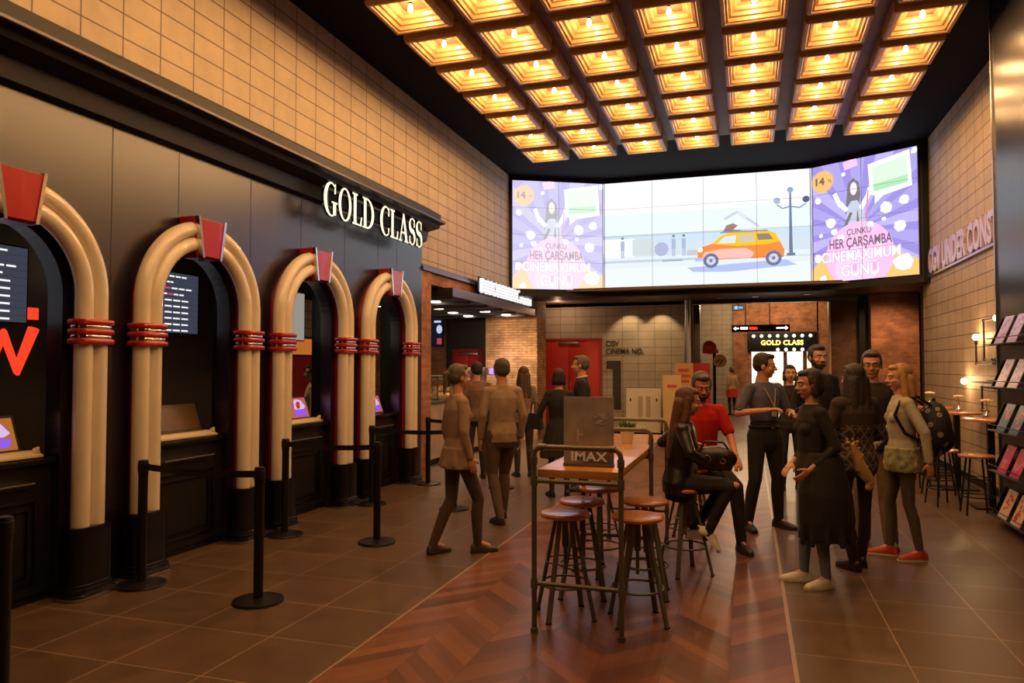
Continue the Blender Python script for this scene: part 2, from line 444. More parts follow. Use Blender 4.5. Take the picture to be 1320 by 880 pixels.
# red doors
def door(n, x0, x1, y, h, frame=.06):
    d = bpy.data.objects.new('door_%d' % n, None); COL.objects.link(d); d.location = ((x0 + x1) / 2, y, 0); d['kind'] = 'structure'
    hw = (x1 - x0) / 2
    MB().box(-hw, -.006, -.05, 0, 0.01, h, .004).build('door_leaf', M['red_door'], d)
    MB().box(.006, hw, -.05, 0, 0.01, h, .004).build('door_leaf', M['red_door'], d)
    f = MB().box(-hw - frame, -hw, -.08, 0, 0, h + frame).box(hw, hw + frame, -.08, 0, 0, h + frame).box(-hw, hw, -.08, 0, h, h + frame)
    f.build('door_frame', mat('door_frame', (.30, .02, .012), .5), d)
    for s in (-.05, .05):
        MB().tube([(s, -.05, .95), (s, -.10, .97), (s, -.10, 1.22), (s, -.05, 1.24)], .012).build('door_handle', M['steel'], d)
    MB().box(-.25, .25, -.11, -.05, h - .09, h - .03, .01).build('door_closer', M['steel'], d)
    return d
door(1, -5.05, -3.5, YB, 2.28)
door(2, -6.75, -6.05, 16.6, 2.0)

# ------------------------------------------------------------------ ceiling coffers
CW, CD, CH = .69, .735, .21
def make_coffer():
    t = thing('ceiling_coffer', 'x', 'ceiling light')
    hw, hd = CW / 2, CD / 2
    m = MB()
    # stepped recess: rings from the outer rim inwards and upwards
    def R(i, z, z2=None): return [Vector((-hw + i, -hd + i, z)), Vector((hw - i, -hd + i, z)), Vector((hw - i, hd - i, z)), Vector((-hw + i, hd - i, z))]
    seq = [(0, CH), (0, .03), (.012, 0.0), (.045, 0.0), (.055, .018), (.075, .018), (.082, .055), (.11, .06), (.122, .095), (.155, .105), (.17, .14), (.21, .15), (.225, .185), (.30, .19)]
    m.rings([R(i, z) for i, z in seq], caps=False)
    m._addmesh(R(.30, .19), [(0, 1, 2, 3)]); m._addmesh(R(0, CH), [(0, 1, 2, 3)])
    m.build('frame', M['coffer'], t, smooth=20)
    MB().cyl((0, 0, .19), (0, 0, .135), .02, .017, 10).build('lamp_holder', M['black'], t)
    b = MB(); b.lathe([(.004, .145), (.012, .135), (.016, .118), (.027, .09), (.026, .07), (.014, .054), (.002, .05)], seg=12)
    bo = b.build('bulb', M['bulb'], t)
    bo.visible_shadow = True
    light('POINT', (0, 0, .035), BULB_W, WARM, t, .03)
    return t
cof = make_coffer()
NR = 13
colname = ['leftmost column', 'second column from left', 'third column from left', 'middle column', 'third column from right', 'second column from right', 'rightmost column']
first = True
for c in range(7):
    for r in range(NR):
        x = -3.73 + c * .869 + CW / 2; y = 12.84 - r * .909 - CD / 2
        o = cof if first else copytree(cof)
        first = False
        o.location = (x, y, 5.35)
        rn = 'row nearest the video wall' if r == 0 else (ORD + ['thirteenth', 'fourteenth', 'fifteenth'])[r] + ' row from the video wall'
        tag(o, 'glowing wooden coffer with bulb, %s, %s' % (rn, colname[c]), 'ceiling light', 'square wooden ceiling coffers')
struct(MB().box(-3.75, -3.73 + 6 * .869 + CW + .02, -.9, 12.70, 5.50, 5.58), 'ceiling_panel', M['beam'])

# ------------------------------------------------------------------ video wall
SZ0, SH = 3.24, 2.25
vw = thing('video_wall', 'bent wall of bright screens with a car advert between two purple posters', 'screen', (-.85, 14.9, SZ0))
def panelframe(a, b):
    a = Vector((a[0], a[1], 0)); b = Vector((b[0], b[1], 0)); x = (b - a).normalized(); n = Vector((x.y, -x.x, 0))
    return basis(Vector((a.x, a.y, SZ0)) - Vector(vw.location) + n * .03, x, (0, 0, 1), n), (b - a).length
class Pic:
    """flat shapes shown on one screen, in metres from its lower left corner"""
    def __init__(s, F, W, H): s.F, s.W, s.H, s.k, s.by = F, W, H, 0, {}
    def add(s, pts, col, st=1.0, layer=None):
        s.k += 1; z = .0008 + s.k * .00035
        key = (tuple(round(c, 3) for c in col), st)
        m = s.by.setdefault(key, MB())
        # clip to the screen rectangle
        P = [Vector((x, y)) for x, y in pts]
        for ax, lim, sg in ((0, 0, 1), (0, s.W, -1), (1, 0, 1), (1, s.H, -1)):
            Q = []
            for i in range(len(P)):
                a, b = P[i - 1], P[i]; da = (a[ax] - lim) * sg; db = (b[ax] - lim) * sg
                if da >= 0 and db >= 0: Q.append(b)
                elif da >= 0 > db: Q.append(a + (b - a) * da / (da - db))
                elif da < 0 <= db: Q.append(a + (b - a) * da / (da - db)); Q.append(b)
            P = Q
            if len(P) < 3: return
        V = [s.F @ Vector((p.x, p.y, z)) for p in P]
        tri = tessellate_polygon([[Vector((p.x, p.y, 0)) for p in P]])
        m._addmesh(V, [tuple(t) for t in tri])
    def circ(s, x, y, r, col, st=1, n=28, ry=None): s.add([(x + r * math.cos(2 * PI * i / n), y + (ry or r) * math.sin(2 * PI * i / n)) for i in range(n)], col, st)
    def rect(s, x0, y0, x1, y1, col, st=1, rot=0):
        cx, cy = (x0 + x1) / 2, (y0 + y1) / 2; c_, s_ = math.cos(rot), math.sin(rot)
        s.add([(cx + (x - cx) * c_ - (y - cy) * s_, cy + (x - cx) * s_ + (y - cy) * c_) for x, y in ((x0, y0), (x1, y0), (x1, y1), (x0, y1))], col, st)
    def line(s, pts, wd, col, st=1):
        for a, b in zip(pts, pts[1:]):
            a, b = Vector(a), Vector(b); d = (b - a).normalized() * wd / 2; n = Vector((-d.y, d.x))
            s.add([a - n, b - n, b + n, a + n], col, st)
    def text(s, t, x, y, size, col, st=1, off=0, rot=0, squash=1, align='CENTER'):
        s.k += 1; z = .0008 + s.k * .00035
        bm = textmesh(t, size, 0, off, 1, align, squash)
        m = s.by.setdefault((tuple(round(c, 3) for c in col), st), MB())
        m.merge(bm, s.F @ Matrix.Translation((x, y, z)) @ Matrix.Rotation(rot, 4, 'Z'))
    def done(s, parent):
        for (col, st), m in s.by.items():
            bmesh.ops.reverse_faces(m.bm, faces=[])
            m.build('picture', glow(col, st * SCREEN), parent, smooth=0)
def poster(p, wash):
    W, H = p.W, p.H
    def mixw(c): return tuple(a + (1 - a) * wash for a in c)
    pu, pu2, lav = mixw(C(138, 120, 222)), mixw(C(160, 148, 230)), mixw(C(182, 168, 238))
    p.rect(0, 0, W, H, pu)
    cx, cy = .46 * W, .42 * H
    for i in range(17):
        a = 2 * PI * i / 17 + .1; d = .11
        p.add([(cx, cy), (cx + 3 * math.cos(a - d), cy + 3 * math.sin(a - d)), (cx + 3 * math.cos(a + d), cy + 3 * math.sin(a + d))], pu2 if i % 3 else lav)
    orr = mixw(C(255, 190, 80))
    p.add([(0, 0), (.25 * W, 0), (.30 * W, .06 * H), (.12 * W, .24 * H), (0, .10 * H)], orr)
    p.add([(W, 0), (.70 * W, 0), (.78 * W, .22 * H), (W, .12 * H)], orr)
    wh = (1, 1, 1)
    rnd = random.Random(3)
    for (x, y, r) in [(.07, .70, .035), (.20, .50, .05), (.23, .42, .03), (.10, .40, .02), (.07, .21, .04), (.88, .60, .045), (.72, .56, .05), (.84, .40, .05), (.70, .47, .02), (.12, .03, .035), (.86, .10, .08), (.97, .97, .03), (.33, .89, .02), (.30, .64, .03), (.92, .82, .025), (.55, .22, .03), (.28, .30, .04), (.60, .34, .03)]:
        n = 7; rr = [r * W * rnd.uniform(.8, 1.2) for _ in range(n)]; a0 = rnd.uniform(0, 6)
        p.add([(x * W + rr[i] * math.cos(a0 + 2 * PI * i / n), y * H + rr[i] * math.sin(a0 + 2 * PI * i / n)) for i in range(n)], wh, 1.1)
    p.rect(.33 * W, .93 * H, .46 * W, 1.0 * H, mixw(C(255, 190, 235)), rot=.2)
    # speech card
    p.add([(.56 * W, .93 * H), (.93 * W, .985 * H), (.95 * W, .70 * H), (.70 * W, .66 * H), (.62 * W, .60 * H), (.62 * W, .67 * H), (.58 * W, .68 * H)], wh, 1.1)
    p.add([(.595 * W, .90 * H), (.905 * W, .945 * H), (.915 * W, .73 * H), (.61 * W, .70 * H)], mixw(C(214, 244, 214)))
    p.add([(.61 * W, .76 * H), (.913 * W, .79 * H), (.915 * W, .73 * H), (.61 * W, .70 * H)], mixw(C(160, 226, 170)))
    # woman with dark hair, arms raised with tickets and cup
    dk = mixw(C(92, 78, 84)); sk = mixw(C(235, 226, 236)); tp = mixw(C(190, 196, 220))
    p.add([(.34 * W, .56 * H), (.36 * W, .70 * H), (.37 * W, .80 * H), (.42 * W, .845 * H), (.475 * W, .80 * H), (.49 * W, .70 * H), (.47 * W, .60 * H), (.44 * W, .52 * H)], dk)
    p.add([(.35 * W, .46 * H), (.36 * W, .60 * H), (.40 * W, .655 * H), (.46 * W, .655 * H), (.50 * W, .58 * H), (.52 * W, .46 * H)], tp)
    p.circ(.425 * W, .755 * H, .033 * W, sk, ry=.055 * H)
    p.add([(.40 * W, .735 * H), (.45 * W, .735 * H), (.425 * W, .715 * H)], (1, .92, .95))
    p.line([(.36 * W, .58 * H), (.28 * W, .66 * H), (.24 * W, .74 * H)], .045 * W, wh)
    p.line([(.49 * W, .58 * H), (.56 * W, .68 * H), (.58 * W, .74 * H)], .045 * W, wh)
    p.line([(.34 * W, .45 * H), (.40 * W, .56 * H)], .03 * W, dk); p.line([(.46 * W, .44 * H), (.47 * W, .57 * H)], .025 * W, dk)
    p.rect(.47 * W, .47 * H, .53 * W, .57 * H, tp, rot=.1)
    p.line([(.54 * W, .48 * H), (.56 * W, .72 * H)], .012 * W, mixw(C(240, 90, 160)))
    p.circ(.47 * W, .20 * H, .32 * W, mixw(C(248, 186, 232)), n=48)
    p.circ(.44 * W, .10 * H, .20 * W, mixw(C(252, 206, 240)), n=40)
    for x, y, r in ((.58, .44, .03), (.30, .36, .035), (.66, .28, .02)): p.circ(x * W, y * H, r * W, wh, 1.1, n=7)
    # price sunburst
    sx, sy, sr = .125 * W, .86 * H, .105 * W
    n = 28; p.add([(sx + (sr * (1.12 if i % 2 else .93)) * math.cos(PI * i / n), sy + (sr * (1.12 if i % 2 else .93)) * math.sin(PI * i / n)) for i in range(2 * n)], mixw(C(250, 182, 66)))
    tx = mixw(C(96, 30, 30)) if wash > .1 else C(88, 20, 24)
    p.text('14', sx - .035 * W, sy - .055, .19, tx, off=.008, squash=1.1)
    p.text('TL', sx + .072 * W, sy - .035, .075, tx, off=.002)
    mg = mixw(C(96, 22, 84))
    p.text('ÇUNKU', .47 * W, .375 * H, .16, mg, off=.002, squash=.8)
    p.text('HER ÇARŞAMBA', .475 * W, .275 * H, .25, mg, off=.005, squash=.62)
    for t, y, sz, sq in (('CINEMAXIMUM', .165, .27, .78), ('GÜNÜ', .035, .30, .8)):
        p.text(t, .475 * W, y * H, sz, mixw(C(240, 160, 220)), off=.018, squash=sq)
        p.text(t, .475 * W, y * H, sz, wh, 1.15, off=.004, squash=sq)
def car_advert(p):
    W, H = p.W, p.H
    bands = [(0, .20, C(236, 243, 250)), (.20, .30, C(228, 238, 248)), (.30, .42, C(214, 226, 238)), (.42, .50, C(206, 226, 244)), (.50, .70, C(234, 245, 252)), (.70, 1, C(246, 250, 254))]
    for a, b, c in bands: p.rect(0, a * H, W, b * H, c, .95)
    for i, (x, y, r) in enumerate([(.12, .82, .10), (.30, .78, .12), (.50, .86, .14), (.72, .80, .12), (.88, .88, .1)]):
        p.circ(x * W, y * H, r * W, C(250, 253, 255), .95, ry=r * W * .4)
    for x0, x1, y0, y1, c in [(0, .16, .30, .47, (244, 246, 248)), (.15, .26, .31, .46, (205, 216, 216)), (.42, .55, .29, .34, (200, 196, 206)), (0, .7, .485, .50, (190, 208, 226)), (0, .45, .255, .27, (196, 202, 214)), (.30, .40, .245, .26, (170, 178, 200)), (.45, .62, .26, .27, (190, 195, 210))]:
        p.rect(x0 * W, y0 * H, x1 * W, y1 * H, C(*c), 1)
    p.circ(.295 * W, .36 * H, .035 * W, C(176, 182, 212), n=16)
    for x, h in ((.355, .13), (.405, .12), (.10, .12)):
        p.rect((x - .008) * W, .29 * H, (x - .001) * W, .36 * H, C(180, 190, 215)); p.rect((x + .001) * W, .29 * H, (x + .008) * W, .36 * H, C(180, 190, 215))
        p.rect((x - .01) * W, .36 * H, (x + .01) * W, .45 * H, C(170, 184, 210)); p.circ(x * W, .475 * H, .007 * W, C(130, 130, 150), n=12)
    # street lamp
    lc = C(110, 128, 150)
    p.add([(.895 * W, .27 * H), (.912 * W, .27 * H), (.907 * W, .80 * H), (.899 * W, .80 * H)], lc); p.rect(.885 * W, .25 * H, .922 * W, .275 * H, lc)
    for s_, dx in ((1, .07), (-1, .06)):
        p.line([(.903 * W, .68 * H), (.903 * W + s_ * dx * .6 * W, .665 * H), (.903 * W + s_ * dx * W, .70 * H)], .02, lc); p.circ(.903 * W + s_ * dx * W, .735 * H, .016 * W, C(170, 184, 204) if s_ < 0 else C(90, 100, 120), n=14)
    p.circ(.903 * W, .825 * H, .014 * W, C(150, 168, 190), n=14)
    # the car seen from its side, driving left
    Y, O, Bm = C(246, 196, 40), C(244, 140, 66), C(150, 172, 230)
    p.add([(.44, .20), (.90, .20), (.86, .13), (.50, .12)] and [(.42 * W, .18 * H), (.88 * W, .22 * H), (.93 * W, .17 * H), (.62 * W, .13 * H), (.45 * W, .14 * H)], C(176, 190, 232))
    body = [(.475, .24), (.47, .30), (.485, .355), (.54, .385), (.585, .455), (.62, .475), (.80, .48), (.835, .455), (.86, .36), (.875, .30), (.87, .24)]
    p.add([(x * W, y * H) for x, y in body], O)
    p.add([(x * W, y * H) for x, y in [(.54, .385), (.585, .455), (.62, .475), (.80, .48), (.835, .455), (.855, .38), (.80, .36), (.66, .355)]], Y)
    p.add([(x * W, y * H) for x, y in [(.49, .25), (.50, .31), (.58, .335), (.70, .335), (.74, .29), (.72, .24)]], C(246, 190, 180))
    p.add([(x * W, y * H) for x, y in [(.565, .385), (.60, .445), (.655, .452), (.65, .385)]], C(214, 228, 240)); p.add([(x * W, y * H) for x, y in [(.665, .385), (.665, .452), (.735, .455), (.745, .385)]], C(206, 196, 170))
    p.add([(x * W, y * H) for x, y in [(.755, .40), (.75, .455), (.805, .455), (.825, .40)]], C(150, 130, 110))
    for x in (.535, .825):
        p.circ(x * W, .235 * H, .036 * W, C(110, 118, 150)); p.circ(x * W, .235 * H, .022 * W, C(205, 210, 226)); p.circ(x * W, .235 * H, .008 * W, C(120, 126, 150), n=12)
    p.rect(.46 * W, .23 * H, .50 * W, .26 * H, C(190, 200, 236)); p.circ(.485 * W, .335 * H, .012 * W, (1, 1, 1), 1.2, n=12)
    # luggage and paddles on the roof
    p.add([(x * W, y * H) for x, y in [(.59, .48), (.61, .545), (.64, .56), (.67, .53), (.675, .485)]], C(160, 128, 120))
    p.add([(x * W, y * H) for x, y in [(.64, .50), (.69, .58), (.73, .56), (.78, .49)]], C(232, 238, 246)); p.line([(.60 * W, .60 * H), (.66 * W, .66 * H), (.76 * W, .52 * H)], .05, C(196, 208, 222)); p.rect(.58 * W, .475 * H, .80 * W, .488 * H, C(150, 150, 160))
    p.line([(.665 * W, .655 * H), (.70 * W, .60 * H)], .08, C(220, 226, 234))
V = [(-4.64, 14.44), (-2.90, 15.36), (1.20, 15.36), (2.86, 14.33)]
bez = MB()
for i, (ncol) in enumerate((2, 4, 2)):
    F, W = panelframe(V[i], V[i + 1])
    b = MB(); b.box(0, W, 0, SH, -.025, 0)
    bmesh.ops.transform(b.bm, matrix=F, verts=b.bm.verts); b.build('display', M['black'], vw, smooth=0)
    p = Pic(F, W, SH)
    if i == 1: car_advert(p)
    else: poster(p, .42 if i == 0 else .12)
    zt = .0008 + (p.k + 3) * .00035
    p.done(vw)
    for k in range(1, ncol): bez.box(k * W / ncol - .003, k * W / ncol + .003, 0, SH, zt, zt + .002, M=F)
    for k in range(1, 4): bez.box(0, W, k * SH / 4 - .002, k * SH / 4 + .002, zt, zt + .002, M=F)
    bez.box(-.01, .004, 0, SH, zt, zt + .003, M=F); bez.box(W - .004, W + .01, 0, SH, zt, zt + .003, M=F)
bez.build('bezel', plain((.10, .10, .16), .5), vw, smooth=0)

# ------------------------------------------------------------------ ticket arches of twin cream tubes
TR, TX = .0635, XL + .02 + .12
def arch_tube(y, rr, n=36):
    pts = [(0, -rr, .44)] + [(0, -rr, z) for z in (1.0, 1.6, SPR)]
    pts += [(0, -rr * math.cos(PI * i / n), SPR + rr * math.sin(PI * i / n)) for i in range(1, n)]
    pts += [(0, rr, z) for z in (SPR, 1.6, 1.0)] + [(0, rr, .44)]
    return pts
def rbox_ring(cx, cy, hx, hy, r, z, n=5):
    P = []
    for (sx, sy, a0) in ((1, 1, 0), (-1, 1, 90), (-1, -1, 180), (1, -1, 270)):
        for i in range(n + 1):
            a = math.radians(a0 + 90 * i / n)
            P.append(Vector((cx + sx * (hx - r) + r * math.cos(a), cy + sy * (hy - r) + r * math.sin(a), z)))
    return P
def make_arch():
    t = thing('ticket_window_arch', 'x', 'arch')
    for rr in (.690, .563):
        MB().tube(arch_tube(0, rr), TR, 20).build('tube', M['cream'], t, smooth=60)
    # red backing strip between tubes and wall
    b = MB(); n = 36
    def prof(r): return [(-r, .1)] + [(-r * math.cos(PI * i / n), SPR + r * math.sin(PI * i / n)) for i in range(n + 1)] + [(r, .1)]
    o_, i_ = prof(.672), prof(.582)
    rg = []
    for (a, c), (d, e) in zip(o_, i_):
        rg.append([Vector((-.118, a, c)), Vector((-.035, a, c)), Vector((-.035, d, e)), Vector((-.118, d, e))])
    b.rings(rg); b.build('backing', M['red_gloss'], t, smooth=30)
    for s in (-1, 1):
        c = s * .6265
        f = MB()
        f.rings([rbox_ring(0.0, c, hx, hy, .085, z) for z, hx, hy in ((0, .119, .20), (.035, .119, .20), (.04, .115, .192), (.075, .112, .19), (.08, .104, .18), (.10, .104, .18), (.105, .098, .172), (.46, .098, .172), (.50, .092, .168))])
        fo = f.build('column_base', M['black_gloss'], t, smooth=40)
        MB().rings([rbox_ring(0.0, c, hx, hy, .085, z) for z, hx, hy in ((.004, .1198, .204), (.022, .1198, .204))]).build('base_rim', M['steel'], fo, smooth=40)
        for z0, z1, m, e in ((1.80, 1.84, 'red_gloss', .095), (1.87, 1.91, 'red_gloss', .095), (1.94, 1.98, 'red_gloss', .095), (1.838, 1.872, 'chrome', .083), (1.908, 1.942, 'chrome', .083)):
            MB().rings([rbox_ring(0.0, c, h_, .0635 + h_, .07, z) for z, h_ in ((z0, e - .006), (z0 + .006, e), (z1 - .006, e), (z1, e - .006))]).build('red_band' if m == 'red_gloss' else 'chrome_band', M[m], t, smooth=50)
    # keystone
    def kp(h0, h1, x, z0=2.58, z1=2.93): return [Vector((x, -h0, z0)), Vector((x, h0, z0)), Vector((x, h1, z1)), Vector((x, -h1, z1))]
    k = MB(); k.rings([kp(.125, .185, -.11), kp(.125, .185, .045), kp(.105, .16, .082, 2.595, 2.915)])
    ko = k.build('keystone', M['red_gloss'], t, smooth=0)
    for s in (-1, 1):
        e = MB(); e.rings([[Vector((x, s * (yy + dy), z)) for x, dy in ((.0, -.012), (.092, -.016), (.092, .008), (.0, .014))] for yy, z in ((.112, 2.578), (.170, 2.932))])
        e.build('chrome_edge', M['chrome'], ko, smooth=0)
    return t
ar = make_arch()
AL = ['cream twin-tube arch over ticket window, leftmost, nearest the camera', 'cream twin-tube arch around ticket window, second from the left',
      'cream twin-tube arch around ticket window, third from the left', 'cream twin-tube arch around ticket window, farthest, beside the brick pier']
for i, y in enumerate(AY):
    o = ar if i == 0 else copytree(ar)
    o.location = (TX, y, 0)
    tag(o, AL[i], 'arch', 'cream arches around the ticket windows')

# counters in the openings
WN = ['first', 'second', 'third', 'fourth']
def make_counter():
    t = thing('ticket_counter', 'x', 'counter')
    m = MB(); m.box(-.45, -.02, -.482, .482, .06, .96)
    m.build('body', M['black'], t, smooth=0)
    f = MB()
    for a, w_ in ((.36, .02), (.30, .012)):
        z0, z1 = .14 + (.36 - a), .72 - (.36 - a)
        f.box(-.02, 0, -a, a, z0, z0 + w_, .004).box(-.02, 0, -a, a, z1 - w_, z1, .004).box(-.02, 0, -a, -a + w_, z0, z1, .004).box(-.02, 0, a - w_, a, z0, z1, .004)
    f.build('panel_moulding', M['black_gloss'], t, smooth=30)
    MB().box(-.42, -.04, -.482, .482, 0, .06).build('plinth', M['black'], t)
    c = MB(); c.box(-.47, .03, -.486, .486, .96, 1.0, .008); c.build('countertop', M['black_gloss'], t, smooth=30)
    s = MB(); s.prism([(-.02, -.30, .80), (.05, -.30, .835), (.05, -.30, .845), (-.02, -.30, .825)], (0, .6, 0)); s.build('bag_ledge', mat('ledge_metal', (.45, .42, .46), .3, .8), t, smooth=0)
    return t
ct = make_counter()
for i, y in enumerate(AY):
    o = ct if i == 0 else copytree(ct)
    o.location = (XL - .02, y, 0)
    tag(o, 'black panelled ticket counter in the %s arch from the left' % WN[i], 'counter', 'black counters in the ticket arches')
def make_ledge():
    m = MB(); m.box(-.09, .07, -.40, .40, 1.0, 1.018, .004)
    m.rings([[Vector((x, y, z)) for x, z in ((-.07, 1.018), (.05, 1.018), (.03, 1.045), (-.05, 1.045))] for y in (-.38, .38)])
    for s in (-1, 1):
        m.tube([(.03, s * (.36 + .05 * k / 6), 1.03 + .03 * math.sin(k)) for k in range(7)], [.02, .018, .022, .014, .018, .01, .006], 8)
    return m
lg = None
for i, y in enumerate(AY[:3]):
    if lg is None: o = lg = make_ledge().build('counter_ledge', mat('ledge_cream', (.72, .58, .36), .35), smooth=40)
    else: o = lg.copy(); COL.objects.link(o)
    o.location = (XL - .10, y, 1.0)
    tag(o, 'cream scroll-ended moulding under the display in the %s arch from the left' % WN[i], 'moulding', 'cream mouldings on the ticket counters')

def make_display(kind):
    t = thing('counter_display', 'x', 'screen')
    A = basis((0, 0, 0), (0, 1, 0), (-.34, 0, .94), (.94, 0, .34))
    W, H = .60, .27
    MB().box(-W / 2, W / 2, 0, H, -.03, 0, .004, M=A).build('frame', mat('display_frame', (.07, .05, .035), .4), t, smooth=30)
    if kind == 0:
        MB().box(-W / 2 + .03, W / 2 - .03, .03, H - .03, 0, .003, M=A).build('screen', mat('blank_display', (.10, .055, .02), .25), t, smooth=0)
    else:
        bg = C(214, 130, 62) if kind == 1 else C(226, 120, 120)
        m = MB().box(-W / 2 + .02, W / 2 - .02, .02, H - .02, 0, .003, M=A).build('screen', glow(bg, .62), t, smooth=0)
        def flat(pts, c, k, s=1): return MB()._addmesh([A @ Vector((x, y, .0033 + k * .0004)) for x, y in pts], [tuple(range(len(pts)))])
        pu, wh, rd = MB(), MB(), MB()
        add = lambda m_, pts, k: m_._addmesh([A @ Vector((x, y, .0033 + k * .0004)) for x, y in pts], [tuple(range(len(pts)))])
        add(pu, [(.02, .04), (.22, .04), (.25, .10), (.04, .11)], 2)
        add(wh, [(.03, .045), (.21, .045), (.235, .095), (.05, .103)], 3) if 0 else None
        add(pu, [(-.26, .19), (-.04, .205), (-.04, .235), (-.26, .225)], 1); add(pu, [(-.24, .15), (-.08, .155), (-.08, .18), (-.24, .175)], 1)
        add(wh, [(.03, .115), (.05, .22), (.10, .235), (.19, .22), (.25, .14), (.20, .115)], 1)
        for k in range(3): add(wh, [(-.22, .06 + .025 * k), (-.06, .065 + .025 * k), (-.06, .072 + .025 * k), (-.22, .067 + .025 * k)], 2)
        add(rd, [(.08, .12), (.07, .17), (.11, .21), (.16, .20), (.14, .13)], 4)
        pu.build('picture', glow(C(150, 95, 245), .95), t, smooth=0); wh.build('picture', glow(C(225, 190, 245), .95), t, smooth=0); rd.build('picture', glow(C(190, 60, 30), .9), t, smooth=0)
    MB().prism([(-.03, -.2, 0), (-.16, -.2, 0), (-.13, -.2, .10)], (0, .4, 0)).build('stand', M['black'], t, smooth=0)
    return t
DL = ['small counter display with orange background and purple advert, leftmost arch', 'switched-off brown counter display in the second arch from the left',
      'small counter display with pink background in the third arch', 'small pink counter display in the farthest arch by the brick pier']
for i, y in enumerate(AY):
    t = make_display([1, 0, 2, 2][i]); t.location = (XL - .13, y + .02, 1.018 if i < 3 else 1.0)
    if i < 3: t.location.z = 1.045
    tag(t, DL[i], 'screen', 'small displays on the ticket counters')

# menu screens hanging in the booths
def timetable(name, label, x, y0, y1, z0, z1, style):
    t = thing(name, label, 'screen', (x, (y0 + y1) / 2, z0), group=None)
    W, H = y1 - y0, z1 - z0
    MB().box(-.05, 0, -W / 2 - .012, W / 2 + .012, -.012, H + .012, .004).build('frame', M['black'], t, smooth=30)
    bg = C(84, 86, 104) if style == 0 else C(196, 190, 178)
    MB().box(0, .002, -W / 2, W / 2, 0, H).build('screen', glow(bg, .55), t, smooth=0)
    wh, rd, dk = MB(), MB(), MB()
    n = 10
    for k in range(n):
        z = H - (k + .6) * H / n
        if style == 0: dk.box(.002, .0026, -W / 2, W / 2, z - .028, z - .0265)
        s = 0 if k < 4 else -.30
        rnd_ = [.22, .12, .26, .20, .3, .3, .3, .3, .3, .3][k]
        if style == 0:
            y_ = -W / 2 + (.42 if k < 4 else .30) * W
            for q in range(5):
                a = y_ + q * rnd_ * W / 2.6; bb = a + rnd_ * W / 3.2
                (rd if (q == 1 + k % 2 and k < 4) else wh).box(.0028, .0034, a, min(bb, W / 2 - .02), z - .007, z + .007)
        else:
            if k % 2 == 0: (rd if k == 6 else wh).box(.0028, .0034, -.14, W * .1, z - .012, z + .012)
    wh.build('text_lines', glow((1, 1, 1), 1.0), t, smooth=0); rd.build('text_lines', glow(C(240, 70, 130), .9), t, smooth=0)
    if style == 0: dk.build('row_lines', glow(C(40, 40, 50), .4), t, smooth=0)
    MB().box(-.04, -.02, -.03, .03, H, 3.0 - z0).build('hanger', M['black'], t)
    return t
timetable('timetable_screen', 'hanging session timetable screen behind the leftmost arch', -5.2, 3.25, 4.18, 1.97, 2.53, 0)
timetable('timetable_screen', 'hanging session timetable screen behind the second arch from the left', -5.2, 5.07, 6.0, 1.96, 2.53, 0)
timetable('timetable_screen', 'pale hanging screen with sparse lines seen through the third arch', -5.2, 6.90, 7.84, 1.96, 2.53, 1)
timetable('timetable_screen', 'sliver of pale hanging screen in the farthest arch', -5.2, 8.5, 9.45, 1.96, 2.5, 1)
# red neon chevrons at the back of the first booth
nm = MB()
R_ = .042
for pts in ([(0, 0), (.11, -.32), (.22, -.05), (.33, -.32), (.46, 0)],):
    nm.tube([(0, a, b) for a, b in pts], R_, 8)
ne = thing('neon_sign', 'red neon zigzag letters at the back of the leftmost ticket booth', 'sign', (-5.22, 3.80, 1.93))
nm.build('zigzag_tube', M['neon_red'], ne, smooth=50)
MB().tube([(-.02, .44, .07), (-.02, .44, .16)], .025, 8).tube([(-.02, .49, .07), (-.02, .49, .16)], .02, 8).build('small_tube', M['neon_red'], ne, smooth=50)
MB().box(-.08, -.05, -.02, .46, -.2, -.16).build('mount', M['black'], ne)
for i, y in enumerate((3.9, 5.7)):
    light('POINT', (-5.5, y - .3, 2.6), 2.5, (1, .72, .45), None, .05)
    d = MB().cyl((-5.1, y + .1, 2.98), (-5.1, y + .1, 3.0), .05).build('booth_downlight', M['lamp_white'])
    tag(d, 'tiny round ceiling downlight in the %s ticket booth' % WN[i], 'light', 'downlights in the ticket booths')
# seat-side glimpses behind the third and fourth arch
light('POINT', (-7.4, 9.0, 2.6), 30, (1, .72, .42), None, .1)
tb = thing('poster_panel', 'orange lit board on the wall behind the third ticket arch', 'poster', (-9.38, 14.1, 1.9))
MB().box(0, .04, -.5, .5, 0, .35).build('panel', glow(C(214, 120, 50), .7), tb)
MB().box(0, .05, -.55, .55, -.05, 0).box(0, .05, -.55, .55, .35, .40).build('frame', M['dark_wood'], tb)
rp = MB().box(-9.38, -9.30, 13.4, 14.7, .6, 1.85).build('red_cabinet', M['red'])
tag(rp, 'dark red cabinet on the far wall behind the third ticket arch', 'cabinet')

